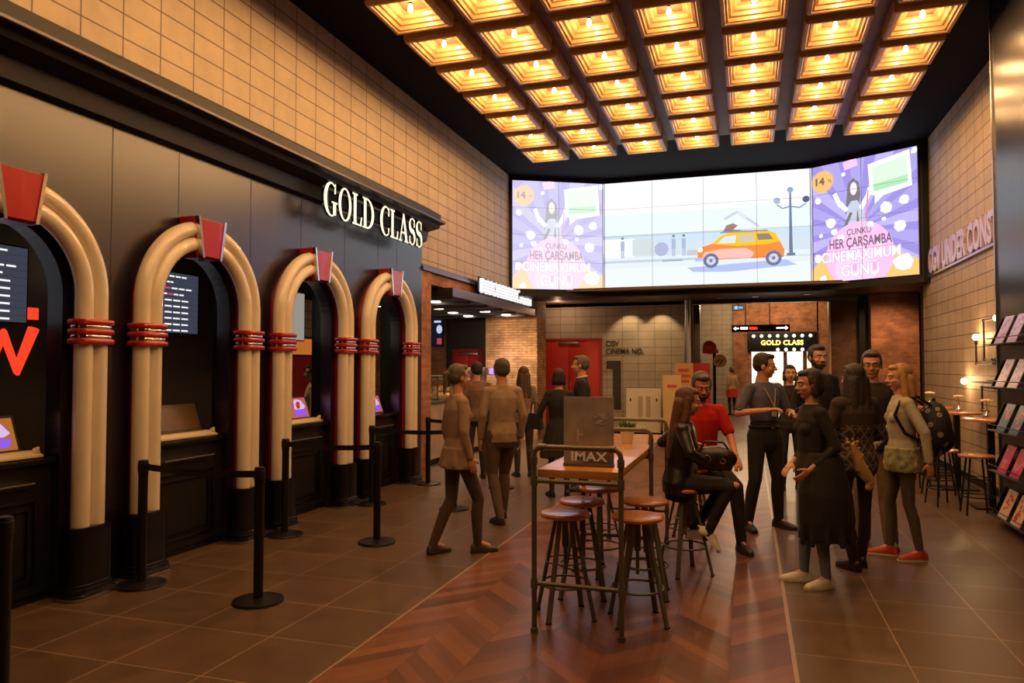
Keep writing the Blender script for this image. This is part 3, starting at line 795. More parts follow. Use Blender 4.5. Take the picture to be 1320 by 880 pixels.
# ------------------------------------------------------------------ GOLD CLASS serif lettering
def arc(cx, cz, rx, rz, a0, a1, n=18): return [(cx + rx * math.cos(math.radians(a0 + (a1 - a0) * i / n)), cz + rz * math.sin(math.radians(a0 + (a1 - a0) * i / n))) for i in range(n + 1)]
def band(outer, inner): return outer + inner[::-1]
def glyph(ch):
    """outlines in a unit-high box, returns (width, polygons)"""
    T, t = .135, .05
    if ch == 'O': return .80, [band(arc(.40, .5, .38, .52, 90, 270), arc(.40, .5, .24, .475, 90, 270)), band(arc(.40, .5, .38, .52, -90, 90), arc(.40, .5, .24, .475, -90, 90))]
    if ch == 'C': return .72, [band(arc(.42, .5, .40, .52, 52, 308), arc(.45, .5, .26, .475, 60, 300)), [(.60, .70), (.68, .70), (.68, 1.0), (.63, 1.0)], [(.60, .28), (.68, .30), (.66, .10), (.62, .10)]]
    if ch == 'G': return .80, [band(arc(.42, .5, .40, .52, 52, 300), arc(.45, .5, .26, .475, 60, 296)), [(.60, .70), (.68, .70), (.68, 1.0), (.63, 1.0)], [(.54, .05), (.70, .05), (.70, .42), (.54, .42)], [(.46, .40), (.78, .40), (.78, .45), (.46, .45)]]
    if ch == 'L': return .62, [[(.10, .02), (.26, .02), (.26, .98), (.10, .98)], [(.02, .95), (.34, .95), (.34, 1.0), (.02, 1.0)], [(.02, 0), (.60, 0), (.60, .05), (.02, .05)], [(.50, .03), (.60, .03), (.62, .30), (.57, .30)]]
    if ch == 'D': return .80, [[(.10, .02), (.26, .02), (.26, .98), (.10, .98)], [(.02, .95), (.32, .95), (.32, 1.0), (.02, 1.0)], [(.02, 0), (.32, 0), (.32, .05), (.02, .05)], band(arc(.30, .5, .48, .50, -90, 90), arc(.30, .5, .32, .45, -90, 90))]
    if ch == 'A': return .80, [[(.34, 1.02), (.46, 1.02), (.74, .03), (.57, .03)], [(.36, .98), (.41, .90), (.17, .03), (.11, .03)], [(.20, .30), (.60, .30), (.58, .36), (.22, .36)], [(.02, 0), (.27, 0), (.27, .05), (.02, .05)], [(.48, 0), (.80, 0), (.80, .05), (.48, .05)]]
    if ch == 'S':
        c = arc(.30, .745, .21, .235, 35, 250, 14) + arc(.29, .265, .22, .25, 75, -145, 14)
        wd = [.05 + .13 * math.sin(PI * min(1, max(0, (i - 6) / (len(c) - 13)))) ** 1 for i in range(len(c))]
        L_, R2 = [], []
        for i, (x, z) in enumerate(c):
            a, b = c[max(0, i - 1)], c[min(len(c) - 1, i + 1)]; d = Vector((b[0] - a[0], b[1] - a[1])).normalized(); n = Vector((-d.y, d.x)) * wd[i] / 2
            L_.append((x + n.x, z + n.y)); R2.append((x - n.x, z - n.y))
        return .58, [L_ + R2[::-1], [(.43, .68), (.50, .68), (.50, .98), (.46, .98)], [(.06, .02), (.11, .02), (.14, .30), (.07, .32)]]
    return .34, []
def serif_word(s, H, W, parent, A, m, depth=.03, name='letter', side=None):
    tot = sum(glyph(c)[0] for c in s) * 1.0 + .03 * len(s); sx = W / tot; x = 0
    for c in s:
        w_, polys = glyph(c)
        if polys:
            g = MB()
            for p in polys: g.prism([A @ Vector(((x + a) * sx, b * H, 0)) for a, b in p], A.to_3x3() @ Vector((0, 0, .002)))
            lo = g.build(name, m, parent, smooth=0)
            q = MB()
            for p in polys: q.prism([A @ Vector(((x + a) * sx, b * H, -depth)) for a, b in p], A.to_3x3() @ Vector((0, 0, depth - .001)))
            q.build('letter_side', M['black'], lo, smooth=0)
        x += w_ + .03
gs = thing('gold_class_sign', 'large glowing serif letters GOLD CLASS hung under the black cornice', 'sign', (-4.42, 8.3, 3.30))
serif_word('GOLD CLASS', .37, 2.58, gs, basis((0, -1.29, .02), (0, 1, 0), (0, 0, 1), (1, 0, 0)), M['sign_glow'])
MB().box(-.02, -.005, -1.3, 1.3, .10, .13).box(-.02, -.005, -1.3, 1.3, .30, .33).box(-.02, -.008, -1.2, -1.17, .1, .45).box(-.02, -.008, 1.17, 1.2, .1, .45).build('rail', M['black'], gs)

# ------------------------------------------------------------------ queue posts and belts
def make_post():
    t = thing('queue_post', 'x', 'barrier post')
    MB().lathe([(.02, 0), (.172, 0), (.175, .008), (.17, .018), (.12, .028), (.05, .034), (.03, .036)], seg=40).build('base', M['black_metal'], t, smooth=40)
    MB().lathe([(.034, .03), (.034, .82), (.036, .825), (.036, .925), (.032, .935), (.004, .936)], seg=20).build('pole', M['black_metal'], t, smooth=40)
    MB().lathe([(.0362, .85), (.040, .852), (.040, .912), (.0362, .914)], seg=20).build('belt_head', M['black'], t, smooth=40)
    return t
po = make_post()
PP = [(-3.34, 2.60, 'black queue post cut by the left edge of the photo'), (-4.36, 4.48, 'black queue post in front of the second arch, left column'), (-3.28, 4.42, 'black queue post nearest the open tiled floor, before the third arch'),
      (-4.32, 6.22, 'black queue post in front of the third arch, left column'), (-3.32, 6.22, 'black queue post standing before the farthest arch, outer row'), (-4.3, 7.92, 'black queue post close to the farthest arch, inner row'),
      (-3.25, 7.94, 'black queue post beside the walking people, outer row'), (-4.28, 9.5, 'black queue post by the brick pier, inner row'), (-3.2, 9.5, 'black queue post farthest away, hidden among the queue')]
for i, (x, y, l) in enumerate(PP):
    o = po if i == 0 else copytree(po); o.location = (x, y, 0); tag(o, l, 'barrier post', 'black retractable-belt queue posts')
BL = ['black belt between the two posts before the second arch', 'black belt between the two posts before the third arch', 'black belt between the two posts before the farthest arch', 'black belt between the two farthest posts']
for i, (a, b) in enumerate(((1, 2), (3, 4), (5, 6), (7, 8))):
    A0, B0 = Vector(PP[a][:2]), Vector(PP[b][:2]); d = (B0 - A0).normalized(); A0 = A0 + d * .04; B0 = B0 - d * .04; n = Vector((-d.y, d.x)) * .0012
    m = MB(); pr = []
    for k in range(13):
        q = A0.lerp(B0, k / 12); z = .883 - .018 * math.sin(PI * k / 12)
        pr.append([Vector((q.x + n.x, q.y + n.y, z - .024)), Vector((q.x - n.x, q.y - n.y, z - .024)), Vector((q.x - n.x, q.y - n.y, z + .024)), Vector((q.x + n.x, q.y + n.y, z + .024))])
    m.rings(pr); tag(m.build('queue_belt', M['black']), BL[i], 'belt', 'queue barrier belts')

# ------------------------------------------------------------------ long bar table with pipe frame
TX0, TX1, TY0, TY1, TZ = -1.265, -.755, 4.46, 7.05, 1.0
t = thing('bar_table', 'long narrow wooden bar table on dark pipe frames, in the middle of the hall', 'table', ((TX0 + TX1) / 2, (TY0 + TY1) / 2, 0))
hx, hy = (TX1 - TX0) / 2, (TY1 - TY0) / 2
MB().box(-hx, hx, -hy, hy, TZ - .05, TZ, .004).build('tabletop', M['table_wood'], t, smooth=30)
for yy in (-hy + .05, -hy + 1.41, hy - .05):
    xo = hx + .018 if yy != -hy + .05 else hx - .012
    yo = yy if yy != -hy + .05 else -hy - .018
    xs = hx + .016
    pts = [(-xs, yo, 0.01), (-xs, yo, 1.09)] + [(-xs + .05 - .05 * math.cos(a), yo, 1.09 + .05 * math.sin(a)) for a in (PI / 6, PI / 3, PI / 2)] + [(xs - .05 + .05 * math.sin(a), yo, 1.09 + .05 * math.cos(a)) for a in (0, PI / 6, PI / 3, PI / 2)] + [(xs, yo, .01)]
    f = MB(); f.tube(pts, .0165, 12)
    f.cyl((-xs, yo, .30), (xs, yo, .30), .014, seg=10).cyl((-xs, yo, .93), (xs, yo, .93), .014, seg=10)
    for s in (-1, 1):
        f.cyl((s * xs, yo, .0), (s * xs, yo, .03), .024, seg=14)
        for z in (.30, .93): f.cyl((s * xs, yo, z - .03), (s * xs, yo, z + .03), .022, seg=14)
        f.cyl((s * xs, yo, 1.03), (s * xs, yo, 1.08), .022, seg=14); f.cyl((s * (xs - .03), yo, 1.14), (s * (xs - .075), yo, 1.14), .022, seg=14)
    f.build('pipe_frame', M['gun_metal'], t, smooth=40)

def make_stool():
    t = thing('bar_stool', 'x', 'stool'); H = .68
    MB().lathe([(.004, H - .034), (.150, H - .034), (.165, H - .026), (.168, H - .012), (.160, H - .002), (.148, H), (.004, H)], seg=40).build('seat', M['seat_wood'], t, smooth=40)
    u = MB(); u.cyl((0, 0, .30), (0, 0, H - .034), .012).cyl((0, 0, .45), (0, 0, H - .034), .022).lathe([(.02, .634), (.085, .634), (.085, .6465), (.02, .6465)], seg=24)
    u.build('spindle', M['gun_metal'], t, smooth=40)
    for k in range(4):
        a = PI / 4 + k * PI / 2; d = Vector((math.cos(a), math.sin(a), 0)); n = Vector((-d.y, d.x, 0))
        p0 = d * .07 + Vector((0, 0, .634)); p1 = d * .215
        rg = []
        for p, w_ in ((p0, .014), (p1 + Vector((0, 0, .004)), .017)): rg.append([p + n * w_ + d * .007, p - n * w_ + d * .007, p - n * w_ - d * .007, p + n * w_ - d * .007])
        lo = MB().rings(rg).build('leg', M['gun_metal'], t, smooth=0)
        MB().box(-.018, .018, -.012, .012, 0, .008, M=Matrix.Translation(p1) @ Matrix.Rotation(a + PI / 2, 4, 'Z')).build('foot_pad', M['black'], lo)
    MB().tube([(.165 * math.cos(2 * PI * i / 32), .165 * math.sin(2 * PI * i / 32), .215) for i in range(32)], .008, 8, closed=True).build('foot_ring', M['gun_metal'], t, smooth=60)
    MB().tube([(.130 * math.cos(2 * PI * i / 28), .130 * math.sin(2 * PI * i / 28), .36) for i in range(28)], .005, 6, closed=True).build('upper_ring', M['gun_metal'], t, smooth=60)
    return t
so = make_stool()
SP = [(-1.17, 4.80, .5, 'round wooden stool at the near left corner of the bar table'), (-1.16, 5.28, .2, 'second wooden stool along the left side of the bar table'), (-1.15, 5.88, .9, 'third wooden stool along the left side of the bar table'),
      (-.70, 4.84, .35, 'round wooden stool at the near right corner of the bar table'), (-.73, 5.42, .1, 'second wooden stool along the right side of the bar table'),
      (-.50, 6.08, .6, 'wooden stool under the seated woman in the leather jacket'), (-.52, 7.22, .3, 'wooden stool under the man in the red shirt')]
for i, (x, y, a, l) in enumerate(SP):
    o = so if i == 0 else copytree(so); o.location = (x, y, 0); o.rotation_euler.z = a; tag(o, l, 'stool', 'round wooden stools around the bar table')

# standing board with IMAX on the table
t = thing('table_sign', 'grey glossy board reading IMAX standing on the near end of the bar table', 'sign', (-.985, 4.68, TZ))
Wb, Hb = .325, .445
Rb = Matrix.Rotation(.02, 4, 'Z')
MB().box(-Wb / 2, Wb / 2, -.005, .005, .02, Hb, .001, M=Rb).build('board', mat('imax_board', (.38, .33, .31), .22, 0, var=.25, vscale=7, coat=.5), t, smooth=0)
MB().box(-Wb / 2 + .0, Wb / 2, -.03, .03, 0, .02, .003).build('foot', M['gun_metal'], t)
tm = MB(); tm.merge(textmesh('IMAX', .082, .0008, .0022, 1, 'CENTER', 1.2), basis((0, -.0065, .035), (1, 0, 0), (0, 0, 1), (0, -1, 0))); tm.build('lettering', plain((.95, .93, 1), .4), t, smooth=0)
MB().box(-Wb / 2 + .001, Wb / 2 - .001, -.0058, -.0045, .021, .115).build('lower_strip', plain((.16, .13, .12), .3), t, smooth=0)
MB().box(-Wb / 2 + .006, -Wb / 2 + .046, -.0066, -.0055, Hb - .045, Hb - .012).box(-Wb / 2 + .006, -Wb / 2 + .05, -.0066, -.0055, Hb - .062, Hb - .055).build('emblem', plain(C(215, 205, 195), .5), t)
pm = MB()
for k in range(18):
    a = random.uniform(0, 6.28); x = .085 + .05 * math.cos(a) * random.random(); z = .30 + .035 * math.sin(a); pm.box(x - .012, x + .012, -.0066 - .00002 * k, -.0055, z - .004, z + .004)
pm.box(-.075, -.065, -.0068, -.0055, .16, .235).box(-.065, -.035, -.0068, -.0055, .2, .21)
pm.build('print', plain(C(205, 190, 190), .4), t)

# potted plant
t = thing('potted_plant', 'small grassy green plant in a white pot on the bar table', 'plant', (-.98, 6.22, TZ))
MB().lathe([(.004, 0), (.042, 0), (.056, .08), (.06, .10), (.056, .10), (.05, .085), (.004, .085)], seg=24).build('pot', mat('pot', (.72, .64, .5), .35), t, smooth=40)
g = MB()
for k in range(150):
    a = random.uniform(0, 2 * PI); r = random.uniform(0, .045); L_ = random.uniform(.06, .13); o_ = random.uniform(.1, .75)
    p = Vector((r * math.cos(a), r * math.sin(a), .085)); d = Vector((math.cos(a) * o_, math.sin(a) * o_, 1)).normalized(); n = Vector((-math.sin(a), math.cos(a), 0)) * .006
    q = p + d * L_ * .5; e = p + d * L_ + Vector((0, 0, -.01))
    g._addmesh([p - n * .6, p + n * .6, q + n, q - n, e], [(0, 1, 2, 3), (3, 2, 4)])
g.build('foliage', mat('leaf', (.05, .14, .02), .5, var=.3, vscale=20), t, smooth=0)

# ------------------------------------------------------------------ popcorn shop
t = thing('popcorn_canopy', 'flat black canopy over the popcorn shop counter with round downlights', 'canopy', (-5.6, 13.2, 2.76))
MB().box(-1.35, 1.1, -2.3, 2.45, .0, .14, .005).build('slab', M['black'], t)
MB().box(1.1, 1.112, -2.3, 2.45, 0, .14).build('front_edge', mat('canopy_edge', (.22, .19, .23), .35, .6), t)
bb = MB()
for k in range(6): bb.box(-1.3, 1.05, -2.2 + k * .85, -2.12 + k * .85, -.04, 0)
bb.build('batten', mat('batten', (.07, .06, .06), .5), t)
ds = [(.45, -1.5), (-.3, -1.3), (.6, -.3), (-.1, -.1), (.5, .9), (-.25, 1.0), (.6, 1.95), (-.3, 2.0), (-.9, .4), (-.9, -1.0)]
for x, y in ds: MB().cyl((x, y, -.012), (x, y, .002), .10, seg=20).build('downlight', M['lamp_white'], t)
for x, y in ds[::2]: light('SPOT', (x, y, -.05), 110, (1, .70, .40), t, .08, (0, 0, -1), 2.2, .8)
light('SPOT', (-4.9, 14.6, 2.72), 60, (1, .62, .30), None, .05, (-.15, 1, -.55), 1.6, .8)
t = thing('popcorn_sign', 'white illuminated block letters POPCORN FACTORY standing on the shop canopy', 'sign', (-4.52, 13.9, 2.9))
A = basis((0, -1.62, .06), (0, 1, 0), (0, 0, 1), (1, 0, 0))
bm = textmesh('POPCORN FACTORY', .36, .03, .004, 1.05, 'LEFT', .92)
xs = [v.co.x for v in bm.verts]; bmesh.ops.scale(bm, vec=(3.18 / (max(xs) - min(xs)), 1, 1), verts=bm.verts)
m = MB(); m.merge(bm, A); m.build('lettering', M['sign_white'], t, smooth=0)
gr = MB()
for k in range(5): gr.box(.0305, .033, -1.62, 1.58, .07 + k * .055, .077 + k * .055)
for k in range(64): gr.box(.0305, .033, -1.62 + k * .05, -1.612 + k * .05, .06, .32)
gr.build('grid', M['black'], t)
MB().box(-.05, -.02, -1.66, 1.62, 0, .07).box(-.05, -.035, -1.66, 1.62, .02, .34).build('backing', M['black'], t)

t = thing('popcorn_counter', 'long low service counter with pale tiled front in the popcorn shop', 'counter', (-5.3, 13.6, 0))
MB().box(-.3, .28, -2.45, 2.14, .10, 1.02).build('body', mat('counter_front', (.46, .36, .28), .45, var=.1), t)
s = MB()
for k in range(1, 10): s.box(.28, .2815, -2.45 + k * .475, -2.446 + k * .475, .1, 1.02)
s.build('joints', M['black'], t)
MB().box(-.34, .31, -2.5, 2.2, 1.02, 1.06, .006).build('countertop', mat('counter_top', (.10, .085, .075), .25), t)
MB().box(-.26, .24, -2.4, 2.12, 0, .10).build('plinth', M['black'], t)
MB().box(-.3, .30, 2.14, 2.2, 0, 1.06).build('end_panel', M['black'], t)
lt = MB(); lt.box(.2822, .285, .62, .78, .60, .66).box(.2822, .285, .66, .74, .66, .80).box(.2822, .285, .64, .70, .50, .56); lt.build('lit_price_tag', glow(C(210, 180, 60), .8), t)
# glass display cases and machines on the counter
def case(x, y, w_, d, h, label, name='display_case', lit=None):
    t = thing(name, label, 'display case', (x, y, 1.06))
    f = MB()
    for a in (-w_ / 2, w_ / 2 - .02):
        for b in (-d / 2, d / 2 - .02): f.box(a, a + .02, b, b + .02, 0, h)
    f.box(-w_ / 2, w_ / 2, -d / 2, d / 2, 0, .03).box(-w_ / 2, w_ / 2, -d / 2, d / 2, h - .03, h); f.build('frame', M['steel'], t)
    g_ = MB()
    for k in range(60):
        g_.ell((random.uniform(-w_ / 2 + .05, w_ / 2 - .05), random.uniform(-d / 2 + .05, d / 2 - .05), random.uniform(.04, .22)), random.uniform(.02, .045), seg=6)
    go = g_.build('contents', mat('popcorn', (.75, .52, .24), .8), t, smooth=0); go['kind'] = 'stuff'
    if lit: MB().box(-w_ / 2, w_ / 2 + .02, -d / 2, d / 2, h, h + .12, .02).build('light_box', glow(*lit), t)
    return t
case(-5.3, 11.9, .5, .6, .42, 'glass snack case at the near end of the popcorn counter')
case(-5.3, 12.8, .5, .8, .35, 'glass snack case in the middle of the popcorn counter')
case(-5.35, 15.2, .45, .55, .42, 'popcorn warmer with purple lit top at the far end of the counter', 'popcorn_warmer', (C(170, 140, 250), 1.6))
def dispenser(x, y, label):
    t = thing('drink_dispenser', label, 'dispenser', (x, y, 1.06))
    MB().box(-.12, .12, -.14, .14, 0, .06, .01).box(-.12, .02, -.14, .14, .06, .48, .01).box(-.12, .12, -.14, .14, .40, .56, .015).build('body', M['steel'], t)
    for k in (-1, 0, 1): MB().cyl((.07, k * .08, .33), (.07, k * .08, .40), .012).build('tap', M['chrome'], t)
dispenser(-5.25, 13.7, 'steel drink dispenser left of centre on the popcorn counter'); dispenser(-5.25, 14.3, 'steel drink dispenser beside the purple-topped popcorn warmer')
t = thing('shop_lamp', 'small square white lamp on the brick wall at the popcorn shop', 'lamp', (-6.3, 13.2, 0))
MB().cyl((0, 0, 0), (0, 0, 1.6), .015).cyl((0, 0, 0), (0, 0, .02), .12).build('stem', M['steel'], t)
MB().box(-.09, .09, -.09, .09, 1.60, 1.80, .02).build('lamp_shade', M['lamp_white'], t)
t = thing('menu_screen', 'dark menu screen with round pictures on the brick wall of the popcorn shop', 'screen', (-7.25, 16.46, 2.12))
MB().box(-.34, .22, 0, .04, 0, .70, .004).build('frame', M['black'], t)
mm = MB(); mm.box(-.32, .20, -.003, 0, .02, .68); mm.build('screen', glow(C(26, 32, 52), .6), t)
a1, a2 = MB(), MB()
for x in (-.18, .12): a1.lathe([(.001, 0), (.075, 0), (.075, .002), (.001, .002)], M=basis((x, -.006, .42), (1, 0, 0), (0, 0, 1.4), (0, -1, 0)))
for x in (-.28, -.02): a1.box(x, x + .18, -.006, -.004, .58, .63)
for x in (-.22, .06): a2.box(x, x + .12, -.006, -.004, .06, .20)
a1.build('picture', glow(C(205, 215, 245), .9), t); a2.build('picture', glow(C(205, 70, 90), .8), t)

# ------------------------------------------------------------------ lettering and displays at the back wall
t = thing('cinema_number_sign', 'dark wall lettering CGV CINEMA NO. with a tall number 1', 'sign', (-3.0, YB, .85))
A = basis((0, -.012, 0), (1, 0, 0), (0, 0, 1), (0, -1, 0))
dkm = plain((.03, .022, .018), .5)
for s_, x, z, sz in (('CGV', -.35, 1.29, .19), ('CINEMA NO.', -.35, 1.10, .19)):
    m = MB(); m.merge(textmesh(s_, sz, .008, .003, 1.0, 'LEFT', .84), A @ Matrix.Translation((x, z, 0))); m.build('lettering', dkm, t, smooth=0)
m = MB(); m.prism([(-.33, -.04, .93), (.02, -.04, .93), (.02, -.04, -.25), (-.17, -.04, -.25), (-.17, -.04, .74), (-.33, -.04, .74)], (0, .04, 0)); m.build('number', dkm, t, smooth=0)
t = thing('display_board', 'cream display board with two leaflet columns in front of the tiled back wall', 'board', (-2.34, 17.2, 0))
T_ = Matrix.Rotation(-.10, 4, 'X')
MB().box(-.40, .40, -.015, .015, .12, 1.14, .004, M=T_).build('board', M['paper'], t)
MB().box(-.12, -.02, -.03, -.0155, .42, .95, M=T_).box(.06, .16, -.03, -.0155, .42, .95, M=T_).box(-.2, .2, -.05, -.0155, .38, .42, M=T_).build('leaflet_holder', mat('leaflet', (.50, .40, .26), .5), t)
MB().tube([(-.3, .05, .9), (-.3, .42, 0)], .014).tube([(.3, .05, .9), (.3, .42, 0)], .014).tube([(-.3, 0, .12), (-.3, -.05, 0)], .014).tube([(.3, 0, .12), (.3, -.05, 0)], .014).build('stand', M['black'], t)
def standee(x, y, w_, h, col, label, lines):
    t = thing('standing_poster', label, 'poster', (x, y, 0))
    MB().box(-w_ / 2, w_ / 2, -.02, .02, .04, h, .004).build('panel', plain(col, .6), t)
    l = MB()
    for z, a, b in lines: l.box(a, b, -.0225, -.02, z - .035, z + .035)
    l.build('print', plain(C(205, 90, 60), .6), t)
    MB().box(-w_ / 2, w_ / 2, -.15, .15, 0, .04).build('foot', M['black'], t)
standee(-1.42, 17.3, .42, 1.72, C(225, 165, 105), 'tall orange-cream standing poster by the metal column', [(1.55, -.12, .12), (1.42, -.15, .15), (1.3, -.1, .12)])
standee(-1.62, 16.6, .40, 1.45, C(220, 185, 130), 'lower cream standing poster behind the seated woman', [(1.2, -.1, .1)])
standee(-1.02, 17.35, .36, 1.72, C(190, 24, 18), 'plain red standing poster beside the corridor opening', [])
t = thing('column', 'shiny round metal column left of the corridor opening', 'column', (-1.34, 17.8, 0))
MB().cyl((0, 0, .1), (0, 0, 3.2), .11, seg=28).build('shaft', M['steel'], t)
MB().cyl((0, 0, 0), (0, 0, .1), .14, seg=28).build('base', M['black'], t)
t = thing('direction_sign', 'black hanging direction sign with arrows in the corridor', 'sign', (.32, 22, 2.62))
MB().box(-.78, .78, -.04, .04, 0, .20, .005).build('panel', M['black'], t)
for x in (-.4, .25): MB().cyl((x, 0, .2), (x, 0, 1.68), .012).build('hanger', M['black'], t)
m = MB(); m.prism([(-.74, -.045, .10), (-.66, -.045, .16), (-.66, -.045, .12), (-.58, -.045, .12), (-.58, -.045, .08), (-.66, -.045, .08), (-.66, -.045, .04)], (0, .004, 0)).box(-.54, -.34, -.045, -.041, .07, .14).prism([(.74, -.045, .10), (.66, -.045, .16), (.66, -.045, .12), (.42, -.045, .12), (.42, -.045, .08), (.66, -.045, .08), (.66, -.045, .04)], (0, .004, 0)); m.build('arrows', M['sign_white'], t, smooth=0)
MB().box(-.30, -.08, -.045, -.041, .06, .14).build('red_text', M['neon_red'], t)
t = thing('exit_sign', 'small blue-white lit sign under the header of the corridor opening', 'sign', (-.22, 17.8, 2.93))
MB().box(-.13, .13, -.02, .02, 0, .13, .004).box(-.01, .01, -.01, .01, .13, .27).build('housing', M['black'], t)
MB().box(-.115, .115, -.023, -.02, .015, .115).build('face', glow(C(110, 140, 165), .8), t)
MB().box(-.08, -.02, -.0245, -.023, .03, .10).box(.01, .09, -.0245, -.023, .055, .075).build('pictogram', glow((1, 1, 1), .7), t)
# gold class front at the corridor's end with rows of bulbs
t = thing('gold_class_portal', 'far corridor portal with small GOLD CLASS letters between two rows of bulbs', 'sign', (1.1, 29.85, 2.2))
MB().box(-1.15, 1.35, -.06, .04, 0, .75, .01).build('panel', M['black'], t)
bm = textmesh('GOLD CLASS', .25, .02, .006, 1.05, 'CENTER', 1.0); m = MB(); m.merge(bm, basis((.1, -.09, .26), (1, 0, 0), (0, 0, 1), (0, -1, 0))); m.build('lettering', emis('gold_glow', (1, .75, .15), 3), t, smooth=0)
for k in range(8): MB().ell((-.92 + k * .29, -.10, .60), .065, seg=10).build('bulb', M['sign_white'], t)
for k in range(5): MB().ell((-.05 + k * .29, -.10, .08), .065, seg=10).build('bulb', M['sign_white'], t)
light('AREA', (1.3, 31.4, 3.0), 160, (1, .9, .75), None, 1.6)
lw = MB().box(.12, .95, 31.0, 31.05, 0.6, 2.2).build('bright_shop_window', emis('shop_glow', (1, .93, .82), 3)); tag(lw, 'blown-out white shop window at the end of the corridor', 'window')
for x in (1.25, 1.95):
    cm_ = MB().box(x, x + .14, 29.95, 30.1, 0, 2.2).build('portal_post', M['brick_dark']); tag(cm_, '%s dark post standing in the far portal' % ('left' if x < 1.5 else 'right'), 'post')
# made-up stand with red hood and plaque, in place of a mascot-like figure
t = thing('mascot_stand_in', 'made-up mascot stand-in: dark stand with red-orange hood and round beige plaque just inside the corridor', 'stand', (-.86, 20, 0))
MB().cyl((0, 0, 0), (0, 0, 2.0), .04).cyl((0, 0, 0), (0, 0, .04), .22).build('pole', M['black'], t)
MB().ell((-.12, 0, 2.14), (.18, .14, .18)).box(-.3, .1, -.08, .08, 1.98, 2.1, .03).build('hood', plain(C(215, 70, 35), .6), t)
MB().lathe([(.01, 0), (.17, 0), (.17, .04), (.01, .04)], M=basis((.14, -.06, 1.78), (1, 0, 0), (0, 0, 1), (0, -1, 0))).build('plaque', plain(C(200, 160, 90), .6), t)
MB().tube([(.06, -.11, 1.74), (.14, -.11, 1.84)], .018).tube([(.14, -.11, 1.70), (.22, -.11, 1.82)], .018).build('plaque_mark', plain(C(80, 60, 40), .6), t)

# downlights of the low ceiling
for i, (x, y, l) in enumerate([(-2.75, 17.55, 'left round downlight above the number 1'), (-2.0, 17.55, 'right round downlight above the cream display board'), (.15, 17.2, 'round downlight before the corridor, centre'), (1.2, 17.0, 'bright downlight at the right of the corridor header'), (-.6, 17.3, 'small downlight above the metal column side')]):
    t = thing('ceiling_downlight', l + ', in the low ceiling', 'light', (x, y, 3.19), group='downlights in the low ceiling')
    MB().cyl((0, 0, -.004), (0, 0, .004), .05, seg=20).build('lens', M['lamp_white'], t); MB().lathe([(.05, -.008), (.07, -.008), (.07, .006), (.05, .006)]).build('trim_ring', M['steel'], t)
    if i < 2: light('SPOT', (0, 0, -.03), 38, (1, .68, .34), t, .03, (0, .35, -1), 1.45, .5)
for x, y in ((-.4, 24), (1.2, 24), (-.2, 28), (1.4, 28.3)): light('POINT', (x, y, 3.9), 90, (1, .66, .36), None, .1)
light('POINT', (-4.4, 17.3, 3.0), 14, (1, .6, .35), None, .05)
light('SPOT', (2.7, 16.6, 3.15), 90, (1, .55, .28), None, .06, (.1, .5, -1), 2.0, .9)  # spot without a fixture, added to brighten the right brick pillar

# ------------------------------------------------------------------ right wall: lettering, pipe lamps, tables
t = thing('wall_lettering', 'violet-lit metal letters CGV UNDER CONST on the right tiled wall', 'sign', (XR - .04, 12, 3.24))
bm = textmesh('CGV UNDER CONST', .44, .02, .018, 1.0, 'LEFT', .8)
xs = [v.co.x for v in bm.verts]; sc_ = 3.7 / (max(xs) - min(xs)); bmesh.ops.scale(bm, vec=(sc_, 1.22, 1), verts=bm.verts)
m = MB(); m.merge(bm, basis((0, 2.17, 0), (0, -1, 0), (0, 0, 1), (-1, 0, 0))); m.build('lettering', mat('letter_metal', (.62, .52, .70), .35, .2), t, smooth=0)  # violet light of the screens put into the letters' own colour

def pipe_lamp(label, pts, bulb, bdir, flange, z0):
    o = Vector(pts[0]); t = thing('pipe_wall_lamp', label, 'wall lamp', (XR, o.y, o.z), group='pipe lamps on the right tiled wall')
    L_ = [(-.07, y - o.y, z - o.z) for y, z in [(p[1], p[2]) for p in pts]]
    m = MB()
    for a, b in zip(L_, L_[1:]): m.cyl(a, b, .013, seg=10)
    for p in L_[1:-1]: m.ell(p, .021, seg=10)
    m.build('pipe', M['pipe'], t, smooth=50)
    f = MB(); f.cyl((-.07, 0, 0), (0, 0, 0), .014).cyl((-.008, 0, 0), (0, 0, 0), .05, seg=20).ell((-.07, 0, 0), .026)
    for q in (-.11, -.22):
        if flange: f.cyl((-.07, q * -1 * flange, 0), (-.07, q * -1 * flange + .04, 0), .022, seg=10)
    f.build('flange', M['pipe'], t, smooth=40)
    if bulb:
        e = Vector(L_[-1]); d = Vector(bdir)
        s_ = MB(); s_.cyl(e, e + d * .05, .021, seg=12); s_.build('socket', M['black'], t, smooth=40)
        c = e + d * .095; MB().ell(c, .042, seg=14).build('bulb', M['bulb_small'], t, smooth=60)
        light('POINT', c + Vector((-.05, 0, 0)), 9, (1, .62, .28), t, .04)
    return t
Xp = XR
pipe_lamp('pipe wall lamp with the highest bulb, next to the black portal', [(Xp, 10.5, 1.73), (Xp, 11.07, 1.73), (Xp, 11.07, 2.24), (Xp, 10.62, 2.24)], 1, (0, -1, 0), 1, 0)
pipe_lamp('pipe wall lamp whose bulb points upward, middle of the three bulbs', [(Xp, 10.45, 1.68), (Xp, 11.43, 1.68), (Xp, 11.43, 1.94)], 1, (0, 0, 1), 1, 0)
pipe_lamp('pipe wall lamp with the lowest bulb, pointing at the far corner', [(Xp, 10.4, 1.43), (Xp, 11.95, 1.43)], 1, (0, 1, 0), 1, 0)
pipe_lamp('bare looped wall pipe below the lowest lamp', [(Xp, 10.4, 1.37), (Xp, 11.2, 1.37), (Xp, 11.2, 1.06), (Xp, 10.94, 1.06)], 0, None, 1, 0)

